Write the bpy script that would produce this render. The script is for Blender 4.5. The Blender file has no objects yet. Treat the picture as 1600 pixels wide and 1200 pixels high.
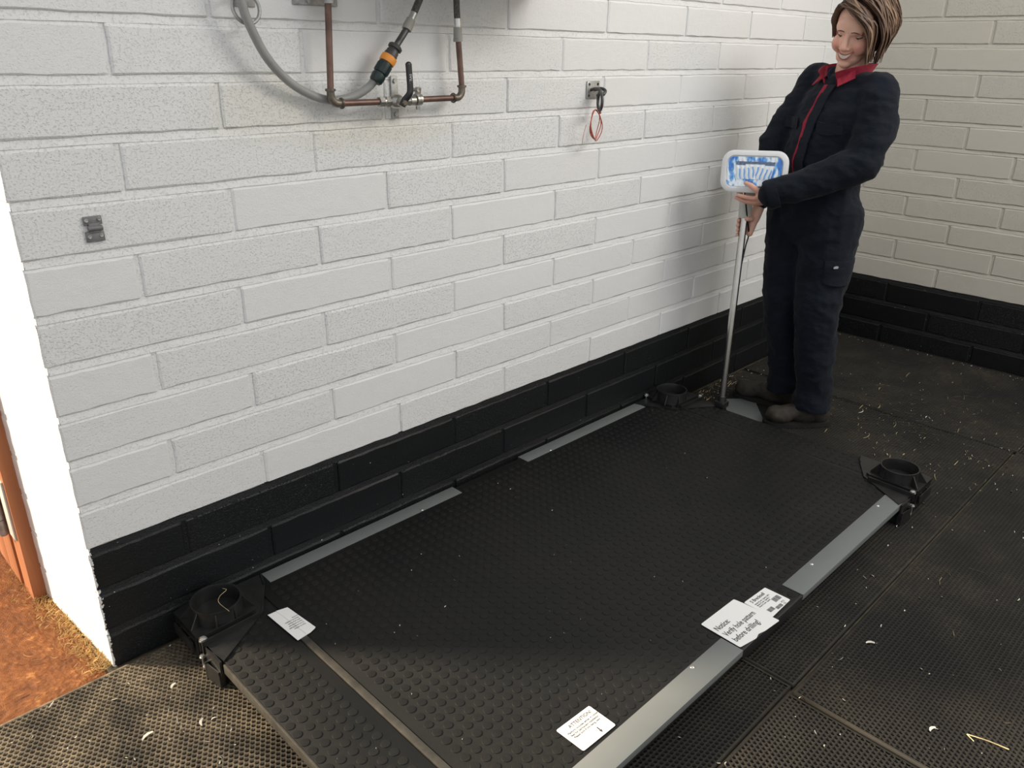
import bpy, bmesh, math, random
import numpy as np
from mathutils import Vector, Matrix, Quaternion, noise
rnd = random.Random(7)
S = bpy.context.scene
COL = S.collection
PI = math.pi

# ------------------------------------------------------------------ camera
cam = bpy.data.objects.new('camera', bpy.data.cameras.new('camera'))
COL.objects.link(cam)
cam.data.sensor_width = 36.0
cam.data.lens = 1240.555 / 1600 * 36
cam.data.clip_start = 0.02
_R = Matrix.Rotation(-0.7846, 3, 'Z') @ Matrix.Rotation(1.1743, 3, 'X') @ Matrix.Rotation(0.0142, 3, 'Z')
cam.matrix_world = Matrix.Translation((-0.3984, -1.7856, 1.4295)) @ _R.to_4x4()
S.camera = cam

# ------------------------------------------------------------------ world and lights
W = bpy.data.worlds.new('world'); S.world = W; W.use_nodes = True
bgn = W.node_tree.nodes['Background']
bgn.inputs['Color'].default_value = (0.96, 0.98, 1.0, 1)
bgn.inputs['Strength'].default_value = 0.62

def light(name, kind, energy, color, loc, target=None, **kw):
    d = bpy.data.lights.new(name, kind); d.energy = energy; d.color = color
    for k, v in kw.items(): setattr(d, k, v)
    o = bpy.data.objects.new(name, d); COL.objects.link(o); o.location = loc
    if target is not None:
        o.rotation_euler = (Vector(target) - Vector(loc)).to_track_quat('-Z', 'Y').to_euler()
    return o
az, el = math.radians(-48), math.radians(27)
sd = Vector((math.cos(az) * math.cos(el), math.sin(az) * math.cos(el), -math.sin(el)))
light('sun', 'SUN', 8.5, (1.0, 0.84, 0.62), (-3, 4, 4), Vector((-3, 4, 4)) + sd, angle=math.radians(7))
light('ceiling_light', 'AREA', 34, (1.0, 0.965, 0.90), (2.55, -2.4, 2.8), (1.9, -0.3, 0.6), shape='RECTANGLE', size=1.6, size_y=0.8)

S.view_settings.view_transform = 'Standard'
S.view_settings.look = 'None'
S.view_settings.gamma = 1.0
S.view_settings.use_curve_mapping = False
S.view_settings.exposure = 0.30

# ------------------------------------------------------------------ material helpers
def new_mat(name):
    m = bpy.data.materials.new(name); m.use_nodes = True
    nt = m.node_tree
    return m, nt, nt.nodes['Principled BSDF']
def N(nt, kind, **kw):
    n = nt.nodes.new(kind)
    for k, v in kw.items():
        if k in n.inputs.keys() if isinstance(k, str) else False: n.inputs[k].default_value = v
        else: setattr(n, k, v)
    return n
def ramp(nt, fac, stops):
    r = nt.nodes.new('ShaderNodeValToRGB')
    nt.links.new(fac, r.inputs[0])
    el_ = r.color_ramp.elements
    while len(el_) < len(stops): el_.new(0.5)
    for e, (p, c) in zip(el_, stops):
        e.position = p
        e.color = (c, c, c, 1) if isinstance(c, (int, float)) else (*c, 1)
    return r.outputs['Color']
def noise_tex(nt, scale, detail=4, rough=0.55, vec=None):
    n = nt.nodes.new('ShaderNodeTexNoise'); n.inputs['Scale'].default_value = scale
    n.inputs['Detail'].default_value = detail; n.inputs['Roughness'].default_value = rough
    if vec is not None: nt.links.new(vec, n.inputs['Vector'])
    return n.outputs['Fac']
def bump(nt, bsdf, height, strength=0.3, dist=0.002):
    b = nt.nodes.new('ShaderNodeBump'); b.inputs['Strength'].default_value = strength
    b.inputs['Distance'].default_value = dist
    nt.links.new(height, b.inputs['Height']); nt.links.new(b.outputs['Normal'], bsdf.inputs['Normal'])
    return b
def math_n(nt, op, a, b=None, clamp=False):
    n = nt.nodes.new('ShaderNodeMath'); n.operation = op; n.use_clamp = clamp
    for i, v in enumerate((a, b)):
        if v is None: continue
        if isinstance(v, (int, float)): n.inputs[i].default_value = v
        else: nt.links.new(v, n.inputs[i])
    return n.outputs[0]
def mix(nt, fac, a, b):
    n = nt.nodes.new('ShaderNodeMix'); n.data_type = 'RGBA'
    if isinstance(fac, (int, float)): n.inputs[0].default_value = fac
    else: nt.links.new(fac, n.inputs[0])
    for i, v in ((6, a), (7, b)):
        if isinstance(v, tuple): n.inputs[i].default_value = (*v, 1)
        else: nt.links.new(v, n.inputs[i])
    return n.outputs[2]
def world_pos(nt):
    return nt.nodes.new('ShaderNodeNewGeometry').outputs['Position']

def simple(name, col, rough=0.5, metal=0.0, var=0.15, scale=20, bs=0.0, bscale=80, bd=0.002, coat=0.0, spec=None):
    m, nt, b = new_mat(name)
    tc = nt.nodes.new('ShaderNodeTexCoord').outputs['Object']
    f = noise_tex(nt, scale, vec=tc)
    c0 = tuple(max(0, c * (1 - var)) for c in col); c1 = tuple(min(1, c * (1 + var)) for c in col)
    nt.links.new(ramp(nt, f, [(0.3, c0), (0.7, c1)]), b.inputs['Base Color'])
    b.inputs['Roughness'].default_value = rough; b.inputs['Metallic'].default_value = metal
    b.inputs['Coat Weight'].default_value = coat
    if spec is not None: b.inputs['Specular IOR Level'].default_value = spec
    if bs: bump(nt, b, noise_tex(nt, bscale, 5, vec=tc), bs, bd)
    return m

def wall_material(name, white, black, zline):
    m, nt, b = new_mat(name)
    pos = world_pos(nt)
    sep = nt.nodes.new('ShaderNodeSeparateXYZ'); nt.links.new(pos, sep.inputs[0])
    nrm = nt.nodes.new('ShaderNodeSeparateXYZ')
    geo = nt.nodes.new('ShaderNodeNewGeometry'); nt.links.new(geo.outputs['True Normal'], nrm.inputs[0])
    n1 = noise_tex(nt, 9, 5, vec=pos); n2 = noise_tex(nt, 70, 4, 0.7, vec=pos)
    # black paint up to a hand-cut line
    zz = math_n(nt, 'ADD', sep.outputs['Z'], math_n(nt, 'MULTIPLY', math_n(nt, 'SUBTRACT', n1, 0.5), 0.012))
    isw = math_n(nt, 'GREATER_THAN', zz, zline)
    # white end face and a ragged white corner
    xx = math_n(nt, 'ADD', sep.outputs['X'], math_n(nt, 'MULTIPLY', math_n(nt, 'SUBTRACT', n2, 0.5), 0.03))
    corner = math_n(nt, 'LESS_THAN', xx, 0.004)
    isw = math_n(nt, 'MAXIMUM', isw, corner)
    # chips in the black paint
    chips = math_n(nt, 'GREATER_THAN', noise_tex(nt, 120, 2, 0.5, vec=pos), 0.765)
    isw2 = math_n(nt, 'MAXIMUM', isw, math_n(nt, 'MULTIPLY', chips, 0.5))
    tone = noise_tex(nt, 2.2, 3, vec=pos)
    w = mix(nt, tone, tuple(c * 0.965 for c in white), white)
    # yellowed damp marks under the pipework
    def blob(cx, cz, sx, sz):
        a = math_n(nt, 'DIVIDE', math_n(nt, 'SUBTRACT', sep.outputs['X'], cx), sx)
        c = math_n(nt, 'DIVIDE', math_n(nt, 'SUBTRACT', sep.outputs['Z'], cz), sz)
        d = math_n(nt, 'ADD', math_n(nt, 'MULTIPLY', a, a), math_n(nt, 'MULTIPLY', c, c))
        return math_n(nt, 'SUBTRACT', 1.0, d, clamp=True)
    st = math_n(nt, 'MAXIMUM', blob(0.56, 1.30, 0.20, 0.10), blob(0.86, 1.235, 0.32, 0.055))
    st = math_n(nt, 'MULTIPLY', st, math_n(nt, 'MULTIPLY', n1, 0.55))
    w = mix(nt, st, w, (white[0] * 0.80, white[1] * 0.74, white[2] * 0.52))
    c = mix(nt, isw2, black, w)
    nt.links.new(c, b.inputs['Base Color'])
    nt.links.new(ramp(nt, isw, [(0, 0.42), (1, 0.55)]), b.inputs['Roughness'])
    b.inputs['Specular IOR Level'].default_value = 0.35
    oi = nt.nodes.new('ShaderNodeObjectInfo')
    pits = noise_tex(nt, 190, 3, 0.6, vec=pos)
    pr = ramp(nt, pits, [(0.33, 0.0), (0.45, 1.0)])
    fine = noise_tex(nt, 330, 2, 0.5, vec=pos)
    h = math_n(nt, 'ADD', math_n(nt, 'MULTIPLY', pr, math_n(nt, 'MULTIPLY', oi.outputs['Random'], 1.35)), math_n(nt, 'MULTIPLY', fine, 0.7))
    h = math_n(nt, 'ADD', h, math_n(nt, 'MULTIPLY', noise_tex(nt, 28, 3, vec=pos), 1.2))
    bump(nt, b, h, 0.6, 0.0020)
    return m

def mat_rubber(name, dust, dark=(0.022, 0.022, 0.021)):
    m, nt, b = new_mat(name)
    pos = world_pos(nt)
    sep = nt.nodes.new('ShaderNodeSeparateXYZ'); nt.links.new(pos, sep.inputs[0])
    n1 = noise_tex(nt, 3.0, 5, 0.6, vec=pos); n2 = noise_tex(nt, 60, 4, 0.7, vec=pos)
    # dust trodden in near the doorway
    a = math_n(nt, 'MULTIPLY', math_n(nt, 'SUBTRACT', 0.55, sep.outputs['X']), 1.1, clamp=True)
    f = math_n(nt, 'ADD', math_n(nt, 'MULTIPLY', a, 0.85), math_n(nt, 'MULTIPLY', ramp(nt, n1, [(0.35, 0), (0.75, 1)]), dust))
    f = math_n(nt, 'MULTIPLY', f, math_n(nt, 'MULTIPLY', ramp(nt, n2, [(0.3, 0.25), (0.65, 1)]), ramp(nt, noise_tex(nt, 7, 4, 0.6, vec=pos), [(0.35, 0.25), (0.6, 1)])), clamp=True)
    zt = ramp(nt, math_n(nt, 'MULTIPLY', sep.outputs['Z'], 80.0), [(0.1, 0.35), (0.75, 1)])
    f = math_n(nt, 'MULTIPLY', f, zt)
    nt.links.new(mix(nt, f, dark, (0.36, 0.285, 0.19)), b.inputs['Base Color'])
    b.inputs['Roughness'].default_value = 0.7
    b.inputs['Specular IOR Level'].default_value = 0.3
    bump(nt, b, n2, 0.5, 0.001)
    return m

M = {}
M['wall'] = wall_material('painted_block_white', (0.80, 0.80, 0.795), (0.0085, 0.0095, 0.0108), 0.349)
M['wall_back_blocks'] = wall_material('painted_block_back', (0.53, 0.50, 0.437), (0.0045, 0.0048, 0.0050), 0.349)  # back wall tone, creamier and darker than the left wall
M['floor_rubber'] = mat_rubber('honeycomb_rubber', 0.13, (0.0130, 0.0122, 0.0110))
M['slab'] = simple('floor_slab', (0.10, 0.085, 0.06), 0.9, var=0.4, bs=0.4)
def coin_rubber():
    m, nt, b = new_mat('coin_rubber')
    pos = world_pos(nt)
    n1 = noise_tex(nt, 2.6, 5, 0.6, vec=pos); n2 = noise_tex(nt, 120, 3, 0.6, vec=pos)
    f = math_n(nt, 'MULTIPLY', ramp(nt, n1, [(0.38, 0.0), (0.72, 1.0)]), ramp(nt, n2, [(0.3, 0.3), (0.7, 1)]))
    nt.links.new(mix(nt, f, (0.0070, 0.0076, 0.0080), (0.0165, 0.0155, 0.0140)), b.inputs['Base Color'])
    nt.links.new(ramp(nt, n1, [(0.3, 0.55), (0.7, 0.70)]), b.inputs['Roughness'])
    b.inputs['Specular IOR Level'].default_value = 0.25
    bump(nt, b, noise_tex(nt, 260, 3, vec=pos), 0.35, 0.0006)
    return m
M['coin'] = coin_rubber()
M['black_plastic'] = simple('black_plastic', (0.016, 0.016, 0.016), 0.36, var=0.25, scale=30, bs=0.12, bscale=150)
M['frame_black'] = simple('black_steel', (0.014, 0.014, 0.015), 0.5, var=0.3, bs=0.15)
M['grey_paint'] = simple('grey_painted_steel', (0.150, 0.161, 0.161), 0.6, var=0.05, scale=6, bs=0.08, bscale=200)
M['bar'] = simple('dull_aluminium_bar', (0.055, 0.05, 0.042), 0.5, 0.2, var=0.3, scale=40)
M['zinc'] = simple('zinc_plated_steel', (0.62, 0.62, 0.60), 0.32, 0.85, var=0.2, scale=60, bs=0.2)
M['chrome'] = simple('brushed_stainless_steel', (0.62, 0.60, 0.57), 0.22, 1.0, var=0.06)
M['galv'] = simple('galvanised_steel', (0.42, 0.42, 0.41), 0.5, 0.6, var=0.3, scale=50, bs=0.2)
M['painted_metal'] = simple('grey_bracket_metal', (0.20, 0.20, 0.205), 0.55, 0.2, var=0.2, scale=60, bs=0.25)
M['iron'] = simple('dark_iron', (0.10, 0.10, 0.10), 0.42, 0.7, var=0.4, scale=60)
M['copper'] = simple('tarnished_copper', (0.165, 0.098, 0.078), 0.42, 0.45, var=0.3, scale=25, bs=0.1)
M['brass'] = simple('tarnished_brass', (0.17, 0.145, 0.115), 0.42, 0.5, var=0.35, scale=60, bs=0.2)
M['nickel'] = simple('nickel_valve', (0.42, 0.40, 0.37), 0.35, 0.7, var=0.3, scale=50)
M['black_vinyl'] = simple('black_vinyl', (0.014, 0.014, 0.016), 0.4, var=0.2)
M['white_ink'] = simple('white_print', (0.55, 0.55, 0.55), 0.6, var=0.02)
M['hose'] = simple('grey_translucent_hose', (0.30, 0.30, 0.29), 0.35, var=0.12, scale=14)
M['braid'] = simple('dark_braided_hose', (0.10, 0.095, 0.088), 0.5, 0.3, var=0.4, scale=200, bs=0.4, bscale=400)
M['sleeve'] = simple('grey_rubber_sleeve', (0.33, 0.32, 0.29), 0.6, var=0.1)
M['tapgrey'] = simple('grey_plastic', (0.055, 0.055, 0.055), 0.5, var=0.15)
M['green'] = simple('dark_green_plastic', (0.012, 0.028, 0.026), 0.38, var=0.2)
M['orange'] = simple('orange_plastic', (0.80, 0.30, 0.045), 0.45, var=0.08)
M['twine'] = simple('orange_baler_twine', (0.50, 0.12, 0.08), 0.7, var=0.25, scale=120, bs=0.3, bscale=500)
M['paper'] = simple('white_paper', (0.80, 0.80, 0.79), 0.6, var=0.015, scale=4)
M['ink'] = simple('black_print', (0.06, 0.06, 0.06), 0.6, var=0.05)
M['ink_grey'] = simple('grey_print', (0.13, 0.13, 0.135), 0.6, var=0.05)
M['white_plastic'] = simple('white_plastic', (0.78, 0.79, 0.80), 0.35, var=0.02)
M['ivory_plastic'] = simple('off_white_plastic', (0.56, 0.55, 0.51), 0.45, var=0.04)
M['skin'] = None
M['straw'] = simple('straw', (0.55, 0.45, 0.25), 0.75, var=0.35, scale=30)
M['shaving'] = simple('pale_wood_shavings', (0.74, 0.69, 0.58), 0.8, var=0.25, scale=40)
M['hay_dust'] = simple('trodden_chaff', (0.52, 0.33, 0.12), 0.9, var=0.4, scale=60, bs=0.4)

def wood():
    m, nt, b = new_mat('orange_stained_timber')
    tc = nt.nodes.new('ShaderNodeTexCoord').outputs['Object']
    mp = nt.nodes.new('ShaderNodeMapping'); mp.inputs['Scale'].default_value = (25, 25, 1.6)
    nt.links.new(tc, mp.inputs[0])
    f = noise_tex(nt, 2.0, 6, 0.6, vec=mp.outputs[0])
    nt.links.new(ramp(nt, f, [(0.3, (0.30, 0.105, 0.04)), (0.7, (0.42, 0.16, 0.065))]), b.inputs['Base Color'])
    b.inputs['Roughness'].default_value = 0.6
    bump(nt, b, f, 0.2, 0.001)
    return m
M['wood'] = wood()
def ground():
    m, nt, b = new_mat('red_brown_yard_concrete')
    pos = world_pos(nt)
    n1 = noise_tex(nt, 14, 7, 0.65, vec=pos); n2 = noise_tex(nt, 55, 5, 0.7, vec=pos)
    f = math_n(nt, 'ADD', math_n(nt, 'MULTIPLY', n1, 0.6), math_n(nt, 'MULTIPLY', n2, 0.4))
    nt.links.new(ramp(nt, f, [(0.36, (0.10, 0.032, 0.010)), (0.56, (0.20, 0.068, 0.018)), (0.68, (0.42, 0.19, 0.06))]), b.inputs['Base Color'])
    b.inputs['Roughness'].default_value = 0.6; b.inputs['Specular IOR Level'].default_value = 0.2
    bump(nt, b, f, 1.0, 0.012)
    return m
M['ground'] = ground()
def film():
    m, nt, b = new_mat('crinkled_screen_film')
    tc = nt.nodes.new('ShaderNodeTexCoord').outputs['Object']
    mp = nt.nodes.new('ShaderNodeMapping'); mp.inputs['Scale'].default_value = (75, 18, 14)
    nt.links.new(tc, mp.inputs[0])
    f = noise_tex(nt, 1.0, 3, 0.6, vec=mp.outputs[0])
    nt.links.new(ramp(nt, f, [(0.42, (0.035, 0.20, 0.66)), (0.50, (0.20, 0.50, 0.90)), (0.55, (0.85, 0.93, 1.0))]), b.inputs['Base Color'])  # pale streaks in the blue are reflections painted into the base colour
    b.inputs['Roughness'].default_value = 0.12
    b.inputs['Metallic'].default_value = 0.3
    b.inputs['Coat Weight'].default_value = 1.0; b.inputs['Coat Roughness'].default_value = 0.04
    return m
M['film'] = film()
def window_mat():
    m, nt, b = new_mat('window_painted_glare')
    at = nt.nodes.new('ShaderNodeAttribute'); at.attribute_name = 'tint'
    nt.links.new(ramp(nt, at.outputs['Fac'], [(0.0, (0.10, 0.09, 0.085)), (0.35, (0.10, 0.30, 0.72)), (0.6, (0.55, 0.76, 0.97)), (0.8, (0.92, 0.95, 0.98))]), b.inputs['Base Color'])  # ramp colours hold painted highlights and reflected bands
    b.inputs['Roughness'].default_value = 0.15; b.inputs['Coat Weight'].default_value = 1.0; b.inputs['Coat Roughness'].default_value = 0.05
    return m
M['window_glare'] = window_mat()
def skin_mat():
    m, nt, b = new_mat('skin')
    at = nt.nodes.new('ShaderNodeAttribute'); at.attribute_name = 'tint'
    n = noise_tex(nt, 40, 4, vec=nt.nodes.new('ShaderNodeTexCoord').outputs['Object'])
    c = mix(nt, math_n(nt, 'MULTIPLY', n, 0.25), (0.74, 0.44, 0.335), (0.62, 0.33, 0.24))
    c = mix(nt, at.outputs['Fac'], c, (0.62, 0.17, 0.135))
    nt.links.new(c, b.inputs['Base Color'])
    b.inputs['Roughness'].default_value = 0.5
    b.inputs['Subsurface Weight'].default_value = 0.08
    b.inputs['Subsurface Radius'].default_value = (0.012, 0.005, 0.003)
    return m
M['skin'] = skin_mat()
def cloth(name, col, col2):
    m, nt, b = new_mat(name)
    tc = nt.nodes.new('ShaderNodeTexCoord').outputs['Object']
    n1 = noise_tex(nt, 7, 5, 0.6, vec=tc)
    nt.links.new(ramp(nt, n1, [(0.35, col), (0.7, col2)]), b.inputs['Base Color'])
    b.inputs['Roughness'].default_value = 0.85; b.inputs['Specular IOR Level'].default_value = 0.15
    b.inputs['Sheen Weight'].default_value = 0.05
    mp = nt.nodes.new('ShaderNodeMapping'); mp.inputs['Scale'].default_value = (9, 9, 16); mp.inputs['Rotation'].default_value = (0.4, 0.3, 0)
    nt.links.new(tc, mp.inputs[0])
    h = math_n(nt, 'ADD', noise_tex(nt, 1.0, 5, 0.5, vec=mp.outputs[0]), math_n(nt, 'MULTIPLY', noise_tex(nt, 500, 1, vec=tc), 0.04))
    bump(nt, b, h, 0.7, 0.02)
    return m
M['navy'] = cloth('navy_cotton', (0.0050, 0.0072, 0.0125), (0.0085, 0.0115, 0.0190))
M['navy2'] = cloth('navy_cotton_shirt', (0.02, 0.03, 0.065), (0.035, 0.045, 0.09))
M['red'] = cloth('red_cotton', (0.20, 0.014, 0.030), (0.30, 0.022, 0.045))
M['boot'] = simple('muddy_brown_leather', (0.030, 0.024, 0.018), 0.8, var=0.5, scale=30, bs=0.5, bscale=70)
M['sole'] = simple('black_boot_sole', (0.010, 0.009, 0.008), 0.8, var=0.3)
M['lace'] = simple('pale_laces', (0.10, 0.08, 0.06), 0.8)
def hair_mat():
    m, nt, b = new_mat('brown_hair')
    at = nt.nodes.new('ShaderNodeAttribute'); at.attribute_name = 'tint'
    nt.links.new(ramp(nt, at.outputs['Fac'], [(0.0, (0.060, 0.033, 0.021)), (0.55, (0.125, 0.072, 0.045)), (1.0, (0.26, 0.165, 0.105))]), b.inputs['Base Color'])
    b.inputs['Roughness'].default_value = 0.6
    return m
M['hair'] = hair_mat()
M['eye'] = simple('eye_white', (0.55, 0.53, 0.50), 0.3, var=0.02)
M['iris'] = simple('dark_iris', (0.03, 0.02, 0.015), 0.2, var=0.1)
M['teeth'] = simple('teeth', (0.72, 0.68, 0.60), 0.3, var=0.03)
M['lip'] = simple('lips', (0.40, 0.13, 0.11), 0.45, var=0.1)
M['brow'] = simple('eyebrow_hair', (0.10, 0.055, 0.035), 0.8, var=0.2)
M['nail'] = simple('dark_nail', (0.10, 0.05, 0.05), 0.3, var=0.1)

# ------------------------------------------------------------------ mesh helpers
class MB:
    def __init__(s): s.v = []; s.f = []; s.tint = []
    def add(s, vs, fs, tint=0.0):
        o = len(s.v); s.v += [tuple(v) for v in vs]; s.f += [tuple(i + o for i in f) for f in fs]
        s.tint += [tint] * len(vs)
        return s
    def box(s, x0, x1, y0, y1, z0, z1, m=None):
        vs = [Vector((x, y, z)) for z in (z0, z1) for y in (y0, y1) for x in (x0, x1)]
        if m is not None: vs = [m @ v for v in vs]
        return s.add(vs, [(0, 2, 3, 1), (4, 5, 7, 6), (0, 1, 5, 4), (2, 6, 7, 3), (0, 4, 6, 2), (1, 3, 7, 5)])
    def bbox(s, x0, x1, y0, y1, z0, z1, b=0.002, m=None):
        """box with chamfered edges"""
        bm = bmesh.new()
        bmesh.ops.create_cube(bm, size=1)
        for v in bm.verts:
            v.co = Vector(((x0 + x1) / 2 + v.co.x * (x1 - x0), (y0 + y1) / 2 + v.co.y * (y1 - y0), (z0 + z1) / 2 + v.co.z * (z1 - z0)))
        bmesh.ops.bevel(bm, geom=list(bm.edges), offset=b, segments=2, affect='EDGES', profile=0.5)
        return s.bm(bm, m)
    def bm(s, bm, m=None, tint=0.0):
        bm.verts.index_update()
        vs = [(m @ v.co if m is not None else v.co.copy()) for v in bm.verts]
        fs = [tuple(v.index for v in f.verts) for f in bm.faces]
        bm.free()
        return s.add(vs, fs, tint)
    def prism(s, poly, z0, z1, m=None):
        n = len(poly)
        vs = [Vector((x, y, z0)) for x, y in poly] + [Vector((x, y, z1)) for x, y in poly]
        if m is not None: vs = [m @ v for v in vs]
        fs = [tuple(range(n))[::-1], tuple(range(n, 2 * n))] + [(i, (i + 1) % n, (i + 1) % n + n, i + n) for i in range(n)]
        return s.add(vs, fs)
    def cyl(s, p0, p1, r0, r1=None, n=16, caps=True, tint=0.0):
        if r1 is None: r1 = r0
        return s.tube([p0, p1], [r0, r1], n, caps, tint)
    def tube(s, path, rad, n=10, caps=True, tint=0.0, flat=1.0, up=None):
        path = [Vector(p) for p in path]
        if isinstance(rad, (int, float)): rad = [rad] * len(path)
        k = len(path); vs = []; prev = None
        for i, p in enumerate(path):
            t = (path[min(i + 1, k - 1)] - path[max(i - 1, 0)])
            if t.length < 1e-9: t = Vector((0, 0, 1))
            t.normalize()
            if prev is None:
                a = up if up is not None else (Vector((0, 0, 1)) if abs(t.z) < 0.9 else Vector((1, 0, 0)))
                u = t.cross(a).normalized()
            else:
                u = (prev - t * prev.dot(t))
                u = u.normalized() if u.length > 1e-6 else t.orthogonal().normalized()
            prev = u; w = t.cross(u)
            for j in range(n):
                a = 2 * PI * j / n
                vs.append(p + (u * math.cos(a) + w * math.sin(a) * flat) * rad[i])
        fs = []
        for i in range(k - 1):
            for j in range(n):
                fs.append((i * n + j, i * n + (j + 1) % n, (i + 1) * n + (j + 1) % n, (i + 1) * n + j))
        if caps: fs += [tuple(range(n))[::-1], tuple(range((k - 1) * n, k * n))]
        return s.add(vs, fs, tint)
    def lathe(s, prof, m=None, n=24):
        """prof: (r, z) points; closed when first == last"""
        vs = []; k = len(prof)
        for r, z in prof:
            for j in range(n):
                a = 2 * PI * j / n; v = Vector((r * math.cos(a), r * math.sin(a), z))
                vs.append(m @ v if m is not None else v)
        fs = []
        for i in range(k - 1):
            for j in range(n): fs.append((i * n + j, i * n + (j + 1) % n, (i + 1) * n + (j + 1) % n, (i + 1) * n + j))
        return s.add(vs, fs)
    def ball(s, c, r, m=None, seg=16, ring=10, tint=0.0):
        """ellipsoid: r is (rx, ry, rz); m a 3x3 rotation"""
        if isinstance(r, (int, float)): r = (r, r, r)
        bm = bmesh.new(); bmesh.ops.create_uvsphere(bm, u_segments=seg, v_segments=ring, radius=1)
        for v in bm.verts:
            q = Vector((v.co.x * r[0], v.co.y * r[1], v.co.z * r[2]))
            v.co = Vector(c) + (m @ q if m is not None else q)
        return s.bm(bm, None, tint)
    def cap(s, p0, p1, r0, r1):
        p0, p1 = Vector(p0), Vector(p1)
        s.cyl(p0, p1, r0, r1, 16); s.ball(p0, r0, seg=16, ring=10); s.ball(p1, r1, seg=16, ring=10)
        return s
    def loft(s, rings, X, Y, n=28):
        """rings: (center, rx, ry); closed stack of ellipses"""
        vs = []
        for c, rx, ry in rings:
            for j in range(n):
                a = 2 * PI * j / n
                vs.append(Vector(c) + X * rx * math.cos(a) + Y * ry * math.sin(a))
        k = len(rings); fs = [tuple(range(n))[::-1], tuple(range((k - 1) * n, k * n))]
        for i in range(k - 1):
            for j in range(n): fs.append((i * n + j, i * n + (j + 1) % n, (i + 1) * n + (j + 1) % n, (i + 1) * n + j))
        return s.add(vs, fs)
    def mesh(s, name, mat=None, smooth=None, fix=True):
        me = bpy.data.meshes.new(name); me.from_pydata([tuple(v) for v in s.v], [], s.f)
        if fix:
            bm = bmesh.new(); bm.from_mesh(me); bmesh.ops.recalc_face_normals(bm, faces=bm.faces); bm.to_mesh(me); bm.free()
        if any(s.tint):
            a = me.attributes.new('tint', 'FLOAT', 'POINT'); a.data.foreach_set('value', s.tint)
        if mat: me.materials.append(M[mat] if isinstance(mat, str) else mat)
        if smooth is not None:
            me.shade_smooth(); me.set_sharp_from_angle(angle=math.radians(smooth))
        me.update()
        return me
    def build(s, name, mat, parent=None, smooth=35, **kw):
        return obj(name, s.mesh(name, mat, smooth), parent, **kw)

def obj(name, me, parent=None, label=None, cat=None, group=None, kind=None, mw=None):
    o = bpy.data.objects.new(name, me); COL.objects.link(o)
    if mw is not None: o.matrix_world = mw
    if parent is not None:
        o.parent = parent
        o.matrix_parent_inverse = parent_inv(parent)
    return tag(o, label, cat, group, kind)
def parent_inv(p):
    m = p.matrix_basis.copy(); q = p
    while q.parent is not None:
        m = q.parent.matrix_basis @ q.matrix_parent_inverse @ m if False else q.parent.matrix_basis @ (q.matrix_parent_inverse @ m)
        q = q.parent
    return m.inverted()
def tag(o, label=None, cat=None, group=None, kind=None):
    if label: o['label'] = label
    if cat: o['category'] = cat
    if group: o['group'] = group
    if kind: o['kind'] = kind
    return o
def empty(name, loc=(0, 0, 0), label=None, cat=None, group=None, kind=None):
    o = bpy.data.objects.new(name, None); COL.objects.link(o); o.location = loc
    o.empty_display_size = 0.1
    return tag(o, label, cat, group, kind)
def text(s, size, mat, parent, mw, name='printed_text', align='LEFT', sx=1.0, bold=0.0):
    c = bpy.data.curves.new(name, 'FONT'); c.body = s; c.size = size; c.align_x = align; c.extrude = 0.00008; c.offset = max(bold, size * 0.014)
    c.resolution_u = 3; c.materials.append(M[mat])
    if sx != 1: mw = mw @ Matrix.Diagonal((sx, 1, 1, 1))
    t_ = bpy.data.objects.new(name, c); COL.objects.link(t_)
    me = bpy.data.meshes.new_from_object(t_.evaluated_get(bpy.context.evaluated_depsgraph_get()))
    bpy.data.objects.remove(t_); bpy.data.curves.remove(c)
    return obj(name, me, parent, mw=mw)
T = Matrix.Translation
def spline(pts, n=8):
    """Catmull-Rom through pts"""
    P = [Vector(p) for p in pts]; P = [P[0] * 2 - P[1]] + P + [P[-1] * 2 - P[-2]]
    out = []
    for i in range(1, len(P) - 2):
        for k in range(n):
            t = k / n; a, b, c, d = P[i - 1:i + 3]
            out.append(0.5 * ((2 * b) + (c - a) * t + (2 * a - 5 * b + 4 * c - d) * t * t + (3 * b - a - 3 * c + d) * t ** 3))
    out.append(P[-2]); return out

# ------------------------------------------------------------------ room shell
XB = 3.884                                                        # the back wall
LN = [0.0, 0.1155, 0.2315, 0.3470, 0.4624, 0.5765, 0.6862, 0.7995, 0.9119, 1.0284, 1.1457, 1.2608, 1.3753, 1.4887]
while LN[-1] < 2.45: LN.append(LN[-1] + 0.1146)

fl = MB().box(-3.5, 4.2, -4.6, 0.3, -0.12, -0.006).build('floor', 'slab', smooth=None, kind='structure')
gd = MB()
NX, NY = 46, 40
vs = []
for j in range(NY + 1):
    for i in range(NX + 1):
        x = -3.5 + 3.48 * i / NX; y = -0.018 + 3.2 * (j / NY) ** 1.3
        z = -0.001 + 0.004 * noise.noise(Vector((x * 9, y * 9, 0))) - 0.015 * (j > 30)
        if j == 0: z = -0.002
        vs.append((x, y, min(z, 0.003)))
gd.add(vs, [(j * (NX + 1) + i, j * (NX + 1) + i + 1, (j + 1) * (NX + 1) + i + 1, (j + 1) * (NX + 1) + i) for j in range(NY) for i in range(NX)])
gd.build('floor_threshold', 'ground', smooth=60, kind='structure')

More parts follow.
